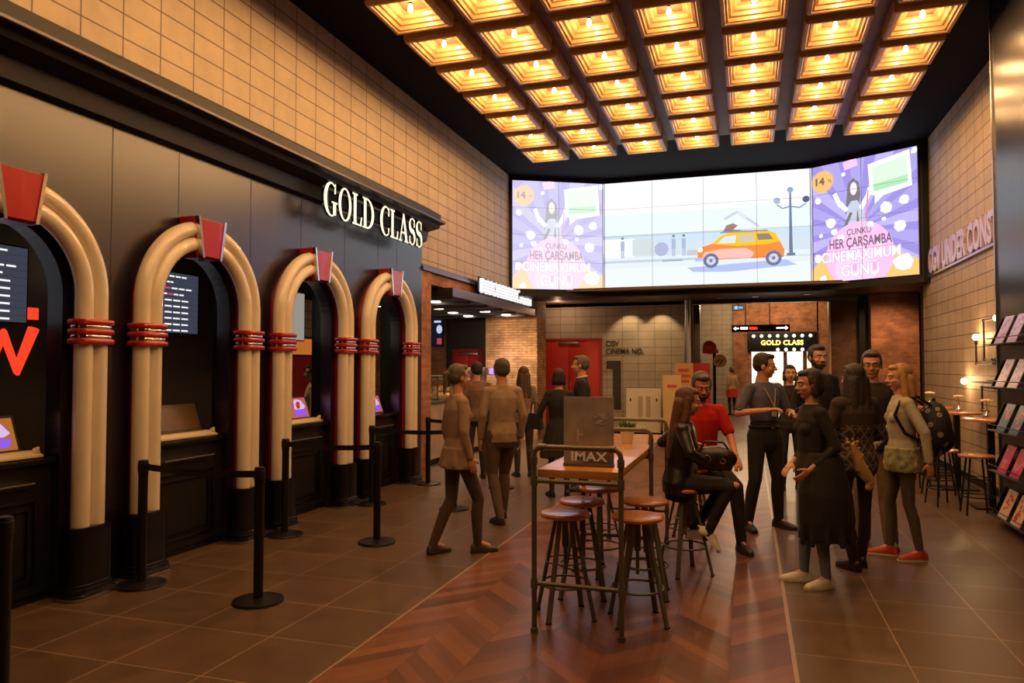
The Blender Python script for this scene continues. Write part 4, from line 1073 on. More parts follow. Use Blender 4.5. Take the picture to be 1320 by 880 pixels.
def make_rtable():
    t = thing('side_table', 'x', 'table')
    MB().lathe([(.004, 1.0), (.29, 1.0), (.30, 1.006), (.30, 1.024), (.29, 1.03), (.004, 1.03)], seg=40).build('tabletop', M['seat_wood'], t, smooth=40)
    MB().box(-.035, .035, -.035, .035, .02, 1.0).build('leg', M['black_metal'], t)
    MB().box(-.21, .21, -.21, .21, 0, .02, .004).build('base', M['black_metal'], t)
    return t
rt = make_rtable()
for i, (x, y, l) in enumerate([(2.68, 9.95, 'tall round side table nearest the black portal'), (2.66, 11.35, 'tall round side table in the middle of the right wall'), (2.66, 12.75, 'tall round side table farthest along the right wall')]):
    o = rt if i == 0 else copytree(rt); o.location = (x, y, 0); tag(o, l, 'table', 'round side tables along the right wall')
for i, (x, y, l) in enumerate([(2.66, 10.0, 'little vase with one pale flower on the table nearest the portal'), (2.68, 11.3, 'little vase with one pale flower on the middle side table'), (2.62, 12.7, 'little vase with one pale flower on the farthest side table')]):
    if i == 0:
        v = thing('bud_vase', l, 'vase', (x, y, 1.03))
        MB().lathe([(.004, 0), (.038, 0), (.045, .02), (.03, .05), (.012, .075), (.012, .10), (.010, .10), (.006, .03), (.002, .02)], seg=18).build('vase', M['chrome'], v, smooth=60)
        MB().tube([(0, 0, .02), (.004, .006, .12), (0, .02, .20)], .004, 6).build('stem', plain((.12, .18, .05), .6), v)
        f = MB()
        for k in range(14):
            a = k * 2.4; r = .014 + .045 * k / 14; f.ell((r * math.cos(a), .02 + r * math.sin(a), .205 + .012 * (1 - k / 14)), (.022, .022, .012), seg=8)
        f.build('blossom', plain((1, .88, .66), .7), v, smooth=60); o = v
    else: o = copytree(v)
    o.location = (x, y, 1.03); tag(o, l, 'vase', 'flower vases on the side tables')
def make_rstool():
    t = thing('side_stool', 'x', 'stool'); H = .66
    MB().lathe([(.004, H - .03), (.17, H - .03), (.18, H - .02), (.18, H - .006), (.17, H), (.004, H)], seg=32).build('seat', M['seat_wood'], t, smooth=40)
    for k in range(4):
        a = PI / 4 + k * PI / 2
        MB().cyl((.19 * math.cos(a), .19 * math.sin(a), 0), (.11 * math.cos(a), .11 * math.sin(a), H - .03), .011, seg=8).build('leg', M['black_metal'], t)
    MB().tube([(.165 * math.cos(2 * PI * i / 28), .165 * math.sin(2 * PI * i / 28), .2) for i in range(28)], .008, 6, closed=True).build('foot_ring', M['black_metal'], t, smooth=60)
    MB().tube([(.142 * math.cos(2 * PI * i / 28), .142 * math.sin(2 * PI * i / 28), .4) for i in range(28)], .006, 6, closed=True).build('foot_ring', M['black_metal'], t, smooth=60)
    return t
rs = make_rstool()
for i, (x, y, l) in enumerate([(2.40, 9.45, 'thin-legged wooden stool at the near right side table'), (2.17, 9.95, 'thin-legged wooden stool nearest the blonde woman'), (2.30, 10.75, 'thin-legged wooden stool between the near and middle side tables'), (2.16, 11.4, 'thin-legged wooden stool left of the middle side table'), (2.45, 12.1, 'thin-legged wooden stool behind the middle side table')]):
    o = rs if i == 0 else copytree(rs); o.location = (x, y, 0); o.rotation_euler.z = .3 * i; tag(o, l, 'stool', 'thin-legged wooden stools along the right wall')

# magazine racks on the portal
mc = [[C(190, 170, 225), C(150, 120, 205), C(225, 215, 235)], [C(205, 190, 225), C(170, 150, 210), C(235, 225, 240)], [C(60, 90, 120), C(190, 80, 110), C(40, 60, 90)], [C(190, 50, 110), C(215, 120, 130), C(120, 40, 90)], [C(215, 190, 165), C(200, 60, 50), C(235, 215, 190)]]
rn = ['top', 'second', 'middle', 'fourth', 'lowest']
mn = [['violet-white magazine', 'pale violet magazine'], ['pale lilac leaflet', 'lilac and white magazine'], ['dark blue and pink magazine', 'blue-grey magazine'], ['crimson and violet magazine', 'pink collage magazine'], ['cream magazine with red print', 'beige magazine with red print']]
random.seed(5)
for i, z in enumerate((1.86, 1.42, .97, .55, .10)):
    t = thing('magazine_rack', '%s wire-edged magazine shelf on the black portal' % rn[i], 'rack', (2.55, 8.35, z), group='magazine shelves on the portal')
    MB().box(-.17, 0, -.62, .62, 0, .012, .002).build('shelf', M['black_metal'], t)
    MB().tube([(0, -.60, .07), (-.165, -.60, .07), (-.165, .60, .07), (0, .60, .07)], .005, 6).build('wire', M['black_metal'], t)
    MB().prism([(0, -.62, .012), (-.12, -.62, .012), (0, -.62, .30)], (0, .006, 0)).build('bracket', M['black_metal'], t)
    MB().prism([(0, .614, .012), (-.12, .614, .012), (0, .614, .30)], (0, .006, 0)).build('bracket', M['black_metal'], t)
    for k, yy in enumerate((.30, -.08)):
        q = thing('magazine', '%s leaning on the %s shelf of the portal%s' % (mn[i][k], rn[i], ', far end' if k == 0 else ''), 'magazine', (2.55, 8.35 + yy, z + .014), group='magazines on the portal shelves')
        A = basis((-.14, -.13, .0), (0, 1, 0), (.38, 0, .925), (-.925, 0, .38))
        MB().box(0, .26, 0, .30, -.006, 0, M=A).build('pages', plain(mc[i][2], .5), q)
        b = MB(); b.box(.004, .256, .004, .296, 0, .0012, M=A); b.build('cover', mat('cover', mc[i][0], .3), q)
        s_ = MB()
        for j in range(9):
            a, b_ = random.uniform(.02, .18), random.uniform(.02, .24); s_.box(a, a + random.uniform(.03, .07), b_, b_ + random.uniform(.01, .05), .0012, .0018 + j * .00015, M=A)
        s_.build('print', mat('print', mc[i][1], .3), q)

# ------------------------------------------------------------------ people
def fuse(mb, name, m, parent, voxel=.007, smooth=4):
    """all closed pieces of mb grown together into one continuous surface"""
    bm = mb.bm; bmesh.ops.recalc_face_normals(bm, faces=bm.faces)
    me = bpy.data.meshes.new(name); bm.to_mesh(me); bm.free()
    o = bpy.data.objects.new(name, me); COL.objects.link(o)
    r = o.modifiers.new('r', 'REMESH'); r.mode = 'VOXEL'; r.voxel_size = voxel
    if smooth:
        k = o.modifiers.new('s', 'SMOOTH'); k.factor = .5; k.iterations = smooth
    me2 = bpy.data.meshes.new_from_object(o.evaluated_get(bpy.context.evaluated_depsgraph_get()))
    o.modifiers.clear(); o.data = me2; bpy.data.meshes.remove(me); me2.name = name
    me2.shade_smooth(); me2.materials.clear(); me2.materials.append(m); o.parent = parent
    return o
_skin = {}
def skin(c):
    if c not in _skin:
        m = mat('skin', c, .5, var=.06, vscale=12); b = m.node_tree.nodes['Principled BSDF']
        b.inputs['Subsurface Weight'].default_value = .08; b.inputs['Subsurface Radius'].default_value = (.02, .008, .004); _skin[c] = m
    return _skin[c]
LIGHT_SKIN = C(205, 150, 118)
def eloft(mb, rows, seg=20):
    """rows: (centre, right vector, forward vector, rx, ry)"""
    mb.rings([[Vector(c) + Vector(rv) * rx * math.cos(2 * PI * j / seg) + Vector(fv) * ry * math.sin(2 * PI * j / seg) for j in range(seg)] for c, rv, fv, rx, ry in rows]); return mb

def person(name, label, loc, face, H=1.7, female=False, J=None, head=(0, 0), outfit=None, hair=None, group=None, voxel=.006, lean=(0, 0), twist=0, hands='relaxed', skin_c=LIGHT_SKIN, beard=None, glasses=False, detail=True, build_=1.0, seat=None):
    """face: direction (x, y) the hips face. Joints are in the local frame: x to the person's right, y forward, z up, for a height of 1.75"""
    s = H / 1.75
    rz = math.atan2(-face[0], face[1])
    t = thing(name, label, 'person', (loc[0], loc[1], loc[2] if len(loc) > 2 else 0), rz, group)
    o = dict(outfit or {}); bw = build_
    hipz = seat if seat is not None else .93
    sw = (.148 if female else .172) * bw
    pel = Vector((0, 0, hipz + .02))
    up = Vector((math.sin(lean[0]), math.sin(lean[1]), 1)).normalized()
    rv = Vector((math.cos(twist), math.sin(twist), 0)); rv = (rv - up * rv.dot(up)).normalized(); fv = up.cross(rv)
    def T(x, y, z): return pel + rv * x + fv * y + up * z
    D = {'sh_r': T(sw, -.005, .448), 'sh_l': T(-sw, -.005, .448), 'neck': T(0, .0, .51), 'skull': T(0, .02, .675)}
    D['el_r'] = T(sw + .055, -.03, .19); D['el_l'] = T(-sw - .055, -.03, .19)
    D['wr_r'] = T(sw + .06, .04, -.06); D['wr_l'] = T(-sw - .06, .04, -.06)
    hw = .092 if not female else .088
    D['hip_r'] = pel + Vector((hw, 0, -.02)); D['hip_l'] = pel + Vector((-hw, 0, -.02))
    D['kn_r'] = Vector((.10, .03, .50)); D['kn_l'] = Vector((-.10, .03, .50))
    D['an_r'] = Vector((.105, -.02, .085)); D['an_l'] = Vector((-.105, -.02, .085))
    D['to_r'] = Vector((.03, .15, -.05)); D['to_l'] = Vector((-.03, .15, -.05))   # from the ankle
    D['ha_r'] = None; D['ha_l'] = None
    for k, v in (J or {}).items(): D[k] = Vector(v)
    for k in list(D):
        if D[k] is not None and k[:2] not in ('ha', 'th'): D[k] = D[k] * s
    g = .9 if female else 1.0
    g *= bw
    # ---- head frame
    hyaw, hpit = head
    HM = Matrix.Translation(D['skull']) @ basis((0, 0, 0), rv, fv, up) @ Matrix.Rotation(hyaw, 4, 'Z') @ Matrix.Rotation(hpit, 4, 'X') @ Matrix.Scale(s * (1.02 if female else 1.06), 4)
    H3 = HM.to_3x3()
    hp = lambda x, y, z: HM @ Vector((x, y, z))
    b = MB()
    def hell(c, r): b.ell((0, 0, 0), 1, M=Matrix.Translation(hp(*c)) @ H3.to_4x4() @ Matrix.Diagonal((*r, 1)), seg=20)
    hell((0, -.012, .030), (.076, .094, .088)); hell((0, .022, -.030), (.062, .070, .070)); hell((0, .052, -.084), (.028, .028, .024))
    hell((0, .070, .028), (.050, .022, .014)); hell((.034, .060, -.025), (.026, .024, .022)); hell((-.034, .060, -.025), (.026, .024, .022))
    hell((0, .082, -.056), (.024, .012, .010)); hell((.077, -.004, -.006), (.010, .021, .031)); hell((-.077, -.004, -.006), (.010, .021, .031))
    b.cap(hp(0, .084, .012), .009 * s, hp(0, .108, -.022), .013 * s); b.ell(hp(.012, .098, -.026), .009 * s, seg=8); b.ell(hp(-.012, .098, -.026), .009 * s, seg=8)
    b.cap(D['neck'] - up * .05 * s, .062 * s * g, hp(0, -.018, -.05), .053 * s * g)
    # ---- trunk
    def trunk(m, inf=0, lo=-.10, hi=.53, waist=None):
        wst = waist if waist is not None else (.118 if female else .142)
        rows = [(-.16, .120, .085), (-.10, .160, .112), (0, .166 if female else .162, .116), (.12, wst, .090), (.28, .134 if female else .152, .106), (.38, .146 if female else .164, .104), (.44, .126 if female else .146, .086), (.48, .092, .068), (.515, .062, .058)]
        rr = [r for r in rows if lo - .001 <= r[0] <= hi + .001]
        m_ = []
        for z, rx, ry in rr:
            m_.append(((pel + (up * z if z > 0 else Vector((0, 0, z)))) * s, rv, fv, (rx * bw + inf) * s, (ry * bw + inf) * s))
        eloft(m, m_)
        if hi > .3:
            for q in ('sh_r', 'sh_l'): m.cap(D[q], (.045 * g + inf) * s, T(0, -.005, .455) * s, (.052 * g + inf) * s)
        if female and hi > .3:
            for q in (-1, 1): m.ell(T(q * .062, .068, .315) * s, (.048 + inf) * s, seg=14)
        return m
    trunk(b, 0, -.16)
    def armp(m, inf, upto=1.0, sides='rl'):
        for q in sides:
            m.cap(D['sh_' + q], (.045 * g + inf) * s, D['el_' + q], (.038 * g + inf) * s) if upto >= .5 else m.cap(D['sh_' + q], (.052 * g + inf) * s, D['sh_' + q].lerp(D['el_' + q], upto * 2), (.048 * g + inf) * s)
            if upto > .5: m.cap(D['el_' + q], (.037 * g + inf) * s, D['el_' + q].lerp(D['wr_' + q], (upto - .5) * 2), (.025 * g + inf) * s)
    armp(b, 0)
    def legp(m, inf, upto=1.0, flare=0):
        for q in 'rl':
            m.cap(D['hip_' + q], (.085 * g + inf) * s, D['kn_' + q], (.053 * g + inf + flare * .3) * s)
            e = D['kn_' + q].lerp(D['an_' + q], upto); c = D['kn_' + q].lerp(D['an_' + q], .33)
            d = (D['an_' + q] - D['kn_' + q]).normalized(); back = -(fv - d * fv.dot(d)) * .012 * s
            m.cap(D['kn_' + q], (.051 * g + inf + flare * .4) * s, c + back, (.052 * g + inf + flare * .6) * s); m.cap(c + back, (.052 * g + inf + flare * .6) * s, e, (.034 * g + inf + flare) * s)
    legp(b, -.004)
    for q in 'rl':
        tv = D['to_' + q]; b.cap(D['an_' + q] + Vector((0, 0, .0)), .028 * s, D['an_' + q] + tv * .75 + Vector((0, 0, -.008)), .018 * s)
    # ---- hands
    for q, sg in (('r', 1), ('l', -1)):
        wv = D['wr_' + q]; d = (wv - D['el_' + q]).normalized()
        if D.get('ha_' + q) is not None: d = (rv * D['ha_' + q].x + fv * D['ha_' + q].y + up * D['ha_' + q].z).normalized()
        inner = -rv * sg * .9 + fv * .3 if abs(d.z) > .6 else Vector((0, 0, -1))
        n = (inner - d * inner.dot(d)).normalized(); sd = d.cross(n)
        if sd.dot(fv) < 0 and abs(d.z) > .6: sd = -sd
        if abs(d.z) <= .6 and sd.dot(-rv * sg) < 0: sd = -sd
        hs = s * (.92 if female else 1)
        B = basis(wv + d * .048 * hs, sd, d, n)
        b.ell((0, 0, 0), 1, M=B @ Matrix.Diagonal((.040 * hs, .052 * hs, .016 * hs, 1)), seg=14)
        curl = {'relaxed': .45, 'grip': 1.25, 'flat': .15}[hands]
        for f_, L_ in ((-.029, .058), (-.010, .070), (.010, .076), (.029, .068)):
            p = wv + d * .085 * hs + sd * f_ * hs; rr = .0085 * hs
            for k in range(3):
                a = curl * (.4 + k * .75); dd = (d * math.cos(a) + n * math.sin(a)).normalized(); e = p + dd * L_ * hs * (.45, .32, .26)[k] * 1.05
                b.cap(p, rr, e, rr * .9, seg=8); p = e; rr *= .93
        p = wv + d * .022 * hs + sd * .030 * hs; e = p + (sd * .65 + d * .7 + n * .25).normalized() * .042 * hs; b.cap(p, .013 * hs, e, .0105 * hs, seg=8)
        b.cap(e, .0105 * hs, e + (d * .8 + n * .5 + sd * .1).normalized() * .032 * hs, .0085 * hs, seg=8)
    body = fuse(b, 'body', skin(skin_c), t, voxel, 2)
    # ---- face details
    if detail:
        for q in (-1, 1):
            e = MB(); e.ell(hp(q * .031, .0795, .010), (.0125 * s, .0125 * s, .0085 * s), seg=10); eo = e.build('eye', plain((.6, .56, .5), .3), t)
            MB().ell(hp(q * .031, .0895, .010), .0055 * s, seg=8).build('iris', plain((.03, .015, .01), .2), eo)
        if hair: 
            e = MB()
            for q in (-1, 1): e.cap(hp(q * .016, .0925, .030), .0045 * s, hp(q * .048, .078, .031), .0035 * s, seg=8)
            e.build('eyebrows', plain(hair[1], .8), t)
        MB().cap(hp(-.018, .0935, -.056), .005 * s, hp(.018, .0935, -.056), .005 * s, seg=8).build('lips', plain(tuple(x * y for x, y in zip(skin_c, (.75, .45, .42))), .5), t)
    if beard:
        e = MB()
        def be(c, r): e.ell((0, 0, 0), 1, M=Matrix.Translation(hp(*c)) @ H3.to_4x4() @ Matrix.Diagonal((*r, 1)), seg=16)
        be((0, .030, -.070), (.058, .060, .040)); be((.05, .015, -.045), (.020, .045, .035)); be((-.05, .015, -.045), (.020, .045, .035)); be((0, .088, -.040), (.026, .012, .007)); be((0, .060, -.088), (.030, .032, .024))
        fuse(e, 'beard', mat('beard', beard, .9, bump=.6, bscale=200), t, .005, 2)
    if glasses:
        gl = MB()
        for q in (-1, 1):
            gl.tube([hp(q * .031 + .024 * math.cos(a), .101, .010 + .017 * math.sin(a)) for a in [k * PI / 8 for k in range(16)]], .0022 * s, 6, closed=True)
            gl.tube([hp(q * .055, .10, .014), hp(q * .078, .07, .014), hp(q * .082, 0, .01)], .0022 * s, 6)
        gl.tube([hp(-.008, .102, .014), hp(.008, .102, .014)], .002 * s, 6); gl.build('glasses', M['black'], t, smooth=60)
    # ---- hair
    if hair:
        kind, hc = hair[0], hair[1]; h = MB()
        def he(c, r): h.ell((0, 0, 0), 1, M=Matrix.Translation(hp(*c)) @ H3.to_4x4() @ Matrix.Diagonal((*r, 1)), seg=20)
        he((0, -.026, .048), (.082, .092, .084)); he((0, -.045, .010), (.080, .070, .075)); he((0, .030, .092), (.058, .052, .030))
        for q in (-1, 1): he((q * .070, -.010, .030), (.014, .045, .045))
        if kind == 'short': he((0, .052, .098), (.045, .030, .022))
        if kind in ('long', 'verylong'):
            L_ = .30 if kind == 'long' else .42
            for q in (-1, 1):
                h.cap(hp(q * .060, -.015, .02), .035 * s, hp(q * .085, -.010, -.14), .034 * s); h.cap(hp(q * .085, -.010, -.14), .034 * s, D['skull'] + up * -.26 * s + rv * q * .085 * s - fv * .045 * s, .032 * s)
            top = hp(0, -.065, -.02); mid = D['skull'] - up * .20 * s - fv * .085 * s; end = D['skull'] - up * (L_ + .06) * s - fv * .115 * s
            for q in (-.045, 0, .045):
                h.cap(top + rv * q * s, .055 * s, mid + rv * q * 1.2 * s, .050 * s); h.cap(mid + rv * q * 1.2 * s, .050 * s, end + rv * q * 1.25 * s, .028 * s)
            for k in range(14):
                a = (k / 13 - .5) * 2; h.cap(mid + rv * a * .10 * s - fv * .02 * (1 - a * a) * s, .016 * s, end + rv * a * .11 * s - up * random.uniform(-.02, .05) * s, .007 * s, seg=7)
        if kind == 'bun': he((0, -.125, .03), (.040, .038, .040)); he((0, -.100, .035), (.03, .03, .03))
        if kind == 'pony':
            he((0, -.110, .035), (.034, .034, .034)); h.cap(hp(0, -.135, .03), .028 * s, hp(0, -.15, -.14), .014 * s)
        if kind == 'bob':
            for q in (-1, 1): h.cap(hp(q * .066, -.015, .02), .030 * s, hp(q * .070, -.012, -.075), .030 * s)
            he((0, -.06, -.03), (.078, .055, .075))
        ho = fuse(h, 'hair', mat('hair', hc, .55, var=.25, vscale=30, bump=.8, bscale=120), t, .006, 3)
    # ---- clothes
    def cl(spec): return spec if not isinstance(spec, tuple) else cloth(spec)
    if 'trousers' in o:
        m = MB(); trunk(m, .010, -.16, .12); legp(m, o.get('t_inf', .010), o.get('t_up', 1.08), o.get('t_flare', 0)); fuse(m, o.get('t_name', 'trousers'), cl(o['trousers']), t, .009, 3)
        if o.get('knee_hole'):
            q = o['knee_hole']; k = D['kn_' + q]; MB().ell(k + fv * .035 * s + Vector((0, 0, .018)), (.040 * s, .038 * s, .030 * s), seg=14).build('bare_knee', skin(skin_c), t, smooth=60)
    if 'top' in o:
        m = MB(); trunk(m, .012 + o.get('top_inf', 0), o.get('top_lo', -.10)); armp(m, .010 + o.get('top_inf', 0) * .6, o.get('sleeve', .97))
        if 'hem' in o:      # coats and dresses: wider rings down to the hem
            z1, w1, d1 = o['hem']; sy = o.get('hem_y', 0)
            n_ = 6; rows = []
            for k in range(n_ + 1):
                f_ = k / n_; z = .03 + (z1 - .03) * f_
                c = (pel * (1 - f_) + Vector((0, sy, pel.z)) * f_) + Vector((0, 0, z)) if seat is None else pel + Vector((0, 0, z))
                rows.append((c * s, rv, fv, (.176 * bw * (1 - f_) + w1 * f_) * s, (.128 * bw * (1 - f_) + d1 * f_) * s))
            eloft(m, rows[::-1], 28)
            for k in range(9):
                a = 2 * PI * k / 9; r0, r1 = rows[1], rows[-1]
                m.cap(r0[0] + rv * r0[3] * .9 * math.cos(a) + fv * r0[4] * .9 * math.sin(a), .02 * s, r1[0] + rv * r1[3] * .93 * math.cos(a) + fv * r1[4] * .93 * math.sin(a) + Vector((0, 0, .03)), .03 * s, seg=8)
        # collar
        m.tube([D['neck'] + (rv * .062 * math.cos(a) + fv * .062 * math.sin(a)) * s * g + up * (-.012 + .012 * math.sin(-a)) * s for a in [2 * PI * k / 14 for k in range(14)]], .013 * s, 8, closed=True)
        tp = fuse(m, o.get('top_name', 'shirt'), cl(o['top']), t, .008, 3)
        if 'collar' in o:
            c = MB(); c.tube([D['neck'] + (rv * .064 * math.cos(a) + fv * .066 * math.sin(a)) * s * g + up * (.012 + .014 * math.sin(-a)) * s for a in [2 * PI * k / 14 for k in range(14)]], .014 * s, 8, closed=True); c.build('collar', cl(o['collar']), tp, smooth=60)
        if 'cuffs' in o:
            for q in 'rl':
                d = (D['wr_' + q] - D['el_' + q]).normalized(); MB().cyl(D['wr_' + q] - d * .035 * s, D['wr_' + q] - d * .002, .034 * g * s).build('cuff', cl(o['cuffs']), tp, smooth=50)
    if 'belt' in o:
        bt = MB(); rg = [(pel + Vector((0, 0, .07))) * s + (rv * .152 * bw * math.cos(a) + fv * .112 * bw * math.sin(a)) * s for a in [2 * PI * k / 28 for k in range(28)]]
        bt.tube(rg, .017 * s, 8, closed=True); bo = bt.build('belt', M['black'], t, smooth=60)
        MB().box(-.02, .02, -.006, .006, -.018, .018, .003, M=Matrix.Translation((pel + Vector((0, 0, .07))) * s + fv * .13 * bw * s) @ basis((0, 0, 0), rv, fv, up)).build('buckle', M['chrome'], bo)
    if 'skirt' in o:
        m = MB(); z1, w1, d1 = o['skirt_hem']
        eloft(m, [((pel + Vector((0, 0, z))) * s, rv, fv, rx * s, ry * s) for z, rx, ry in ((z1, w1, d1), (z1 * .5, (w1 + .17) / 2, (d1 + .13) / 2), (0, .178, .128), (.10, .135, .105))], 24); fuse(m, 'skirt', cl(o['skirt']), t, .009, 3)
    sc = o.get('shoes', (.02, .016, .014)); sole = o.get('sole', (.02, .018, .016)); sh = o.get('shoe_h', .0)
    for q in 'rl':
        a_ = D['an_' + q]; tv = D['to_' + q]; f2 = Vector(tv).normalized(); side = f2.cross(Vector((0, 0, 1))) if abs(f2.z) < .9 else rv
        side.normalize(); dn = side.cross(f2).normalized(); dn = -dn if dn.z > 0 else dn
        if abs(f2.z) > .5: dn = -fv
        flat = abs(tv.z) <= .08 * s
        fl = Vector((tv.x, tv.y, 0)).normalized() if flat else f2
        down = Vector((0, 0, -1)) if flat else dn
        base = a_ + down * (.085 * s if flat else .05 * s)
        if flat and a_.z < .2: base.z = 0.0
        sd = fl.cross(down)
        m = MB()
        cc = [(-.066, .026, .060), (-.045, .034, .078), (0, .038, .088), (.04, .041, .076), (.08, .043, .058), (.125, .043, .044), (.165, .036, .034), (.192, .02, .02)]
        rows = []
        for y, w_, hgt in cc:
            rows.append([base + fl * y * s + sd * w_ * s * math.cos(k) - down * (.018 * s + hgt * s * max(0, math.sin(k)) * 1.0 + .0) + (down * .008 * s if math.sin(k) < 0 else Vector((0, 0, 0))) for k in [2 * PI * j / 14 for j in range(14)]])
        m.rings(rows); m.cap(a_ + down * .002 * s, (.038 + sh * .03) * s, a_ + down * .045 * s, .040 * s)
        if o.get('boot'): m.cap(a_, .042 * s, a_.lerp(D['kn_' + q], o['boot']), .050 * s)
        so_ = fuse(m, 'shoe', cl(sc) if not isinstance(sc, tuple) else mat('shoe', sc, .45), t, .006, 2)
        m = MB(); rows = []
        for zz in (0.002, .020):
            rows.append([base - down * zz * s + fl * y * s + sd * x * s for y, x in [(-.070, 0), (-.06, .028), (-.01, .036), (.06, .043), (.12, .045), (.17, .036), (.198, .012), (.198, -.012), (.17, -.036), (.12, -.045), (.06, -.043), (-.01, -.036), (-.06, -.028)]])
        m.rings(rows); m.build('sole', plain(sole, .6), so_, smooth=30)
        if o.get('laces'):
            l = MB()
            for k in range(3): p = base - down * (.072 - k * .008) * s + fl * (.045 + k * .028) * s; l.cyl(p - sd * .022 * s, p + sd * .022 * s, .006 * s, seg=6)
            l.build('laces', plain(o['laces'], .6), so_)
    t['_j'] = 0; del t['_j']
    P = {k: (Matrix.Translation(t.location) @ Matrix.Rotation(rz, 4, 'Z')) @ v for k, v in D.items() if v is not None and k[:2] not in ('to', 'ha')}
    fr = Matrix.Rotation(rz, 3, 'Z')
    P['R'], P['F'], P['U'], P['s'] = fr @ rv, fr @ fv, fr @ up, s
    P['t'] = t; P['pel'] = (Matrix.Translation(t.location) @ Matrix.Rotation(rz, 4, 'Z')) @ (pel * s); P['top'] = locals().get('tp')
    P['local'] = dict(D=D, rv=rv, fv=fv, up=up, s=s, pel=pel * s)
    return P
BLK = (.012, .011, .012); DKH = (.018, .011, .008)
TC = (.306, -.952)          # towards the viewer's side of the hall
IR = (.952, .306)           # across the hall to the right
def mixd(a, b): return (TC[0] * a + IR[0] * b, TC[1] * a + IR[1] * b)

# man in the grey shirt
p = person('person', 'man in dark grey short-sleeved shirt with lanyard, standing with hands raised at his belt', (.14, 7.95), mixd(.9, .35), 1.77, J=dict(
    el_r=(.30, -.02, 1.16), wr_r=(.14, .24, 1.20), el_l=(-.30, .0, 1.16), wr_l=(-.13, .28, 1.17), kn_r=(.15, .04, .50), an_r=(.19, -.02, .085), kn_l=(-.13, .04, .50), an_l=(-.17, 0, .085), to_r=(.05, .15, -.05), to_l=(-.05, .15, -.05)),
    head=(.75, -.1), hands='grip', hair=('short', DKH), outfit=dict(top=C(84, 86, 108), sleeve=.40, top_lo=.10, trousers=BLK, belt=1, shoes=(.012, .01, .01), t_inf=.012), beard=None)
t = p['t']; L_ = p['local']; s = L_['s']
ln = MB(); nk = L_['D']['neck']
for q in (-1, 1): ln.tube([nk + L_['rv'] * q * .07 * s - L_['up'] * .01, nk + L_['rv'] * q * .06 * s + L_['fv'] * .10 * s - L_['up'] * .07 * s, nk + L_['fv'] * .155 * s - L_['up'] * .24 * s], .005, 6)
lo = ln.build('lanyard', plain((.35, .32, .30), .6), t); c_ = nk + L_['fv'] * .150 * s - L_['up'] * .285 * s
MB().box(-.03, .03, -.003, .003, -.045, .045, M=Matrix.Translation(c_) @ basis((0, 0, 0), L_['rv'], L_['fv'], L_['up'])).build('badge', plain((.4, .38, .36), .4), lo)
wr = (p['wr_r'] + p['wr_l']) / 2
ph = MB().box(-.035, .035, -.005, .005, -.06, .06, .003, M=Matrix.Translation(p['wr_l'] + Vector((.03, -.09, .02))) @ Matrix.Rotation(.9, 4, 'X') @ Matrix.Rotation(.5, 4, 'Z')).build('phone', M['black_gloss'])
tag(ph, 'black phone held by the man in the grey shirt', 'phone')

# bearded man behind
person('person', 'tall bearded man in black coat with pale collar, behind the woman in white sneakers', (.72, 8.85), mixd(1, .05), 1.87, J=dict(), head=(.05, -.05), hair=('short', DKH), beard=(.035, .022, .016), outfit=dict(top=BLK, top_name='coat', collar=C(150, 140, 140), trousers=(.02, .016, .014), hem=(-.12, .19, .14)))
# woman in profile with white sneakers
p = person('person', 'woman in black top in profile with jeans and white sneakers, black coat over her arm', (.45, 6.03), mixd(.05, -1), 1.62, female=True, J=dict(
    an_r=(.10, .04, .085), kn_r=(.09, .04, .50), an_l=(-.10, -.05, .085), kn_l=(-.09, .0, .50), el_l=(-.22, -.09, 1.13), wr_l=(-.17, .10, .95), el_r=(.21, -.08, 1.13), wr_r=(.12, .12, .97)),
    head=(0, -.12), hands='relaxed', hair=('bob', (.022, .014, .011)), outfit=dict(top=(.014, .012, .014), top_name='sweater', sleeve=.86, trousers=C(98, 116, 146), t_name='jeans', t_inf=.006, shoes=(.72, .66, .56), sole=(.6, .55, .46), laces=(.8, .76, .68)))
# the coat she holds
cm_ = MB(); Q = Vector((.54, 5.96, 0)); a_ = Vector((IR[0], IR[1], 0)); b_ = Vector((TC[0], TC[1], 0))
eloft(cm_, [(Q + Vector((0, 0, z)) + a_ * dx, a_, b_, rx, ry) for z, dx, rx, ry in ((.36, .0, .17, .15), (.50, .0, .20, .17), (.70, -.01, .19, .17), (.88, -.02, .15, .145), (1.0, -.02, .11, .12))], 24)
for k in range(11):
    a = 2 * PI * k / 11 + .2; cm_.cap(Q + Vector((0, 0, .95)) + a_ * .10 * math.cos(a) + b_ * .11 * math.sin(a), .02, Q + Vector((0, 0, random.uniform(.34, .40))) + a_ * .19 * math.cos(a) + b_ * .16 * math.sin(a), .022, seg=8)
ctt = thing('held_coat', 'black coat with beige fur trim draped around the hips of the woman in white sneakers', 'coat', (Q.x, Q.y, .34))
c1 = fuse(cm_, 'coat_body', cloth(BLK), ctt, .009, 3); c1.location = -Vector(ctt.location)
fm_ = MB(); pts = [Q + a_ * (.14 + .13 * k / 7) + b_ * (.12) + Vector((0, 0, 1.08 - .29 * k / 7 - .03 * math.sin(k * .5))) for k in range(8)] + [Q + a_ * .24 + b_ * .13 + Vector((0, 0, .745))]
fm_.tube(pts, [.022, .030, .036, .040, .042, .042, .038, .032, .02], 14)
for k in range(60):
    q = random.choice(pts[:8]); fm_.ell(q + Vector((random.uniform(-.035, .035), random.uniform(-.035, .035), random.uniform(-.04, .04))), random.uniform(.008, .016), seg=6)
f_ = fuse(fm_, 'fur_trim', mat('fur', C(190, 150, 95), .95, bump=1, bscale=150), ctt, .007, 1); f_.location = -Vector(ctt.location)

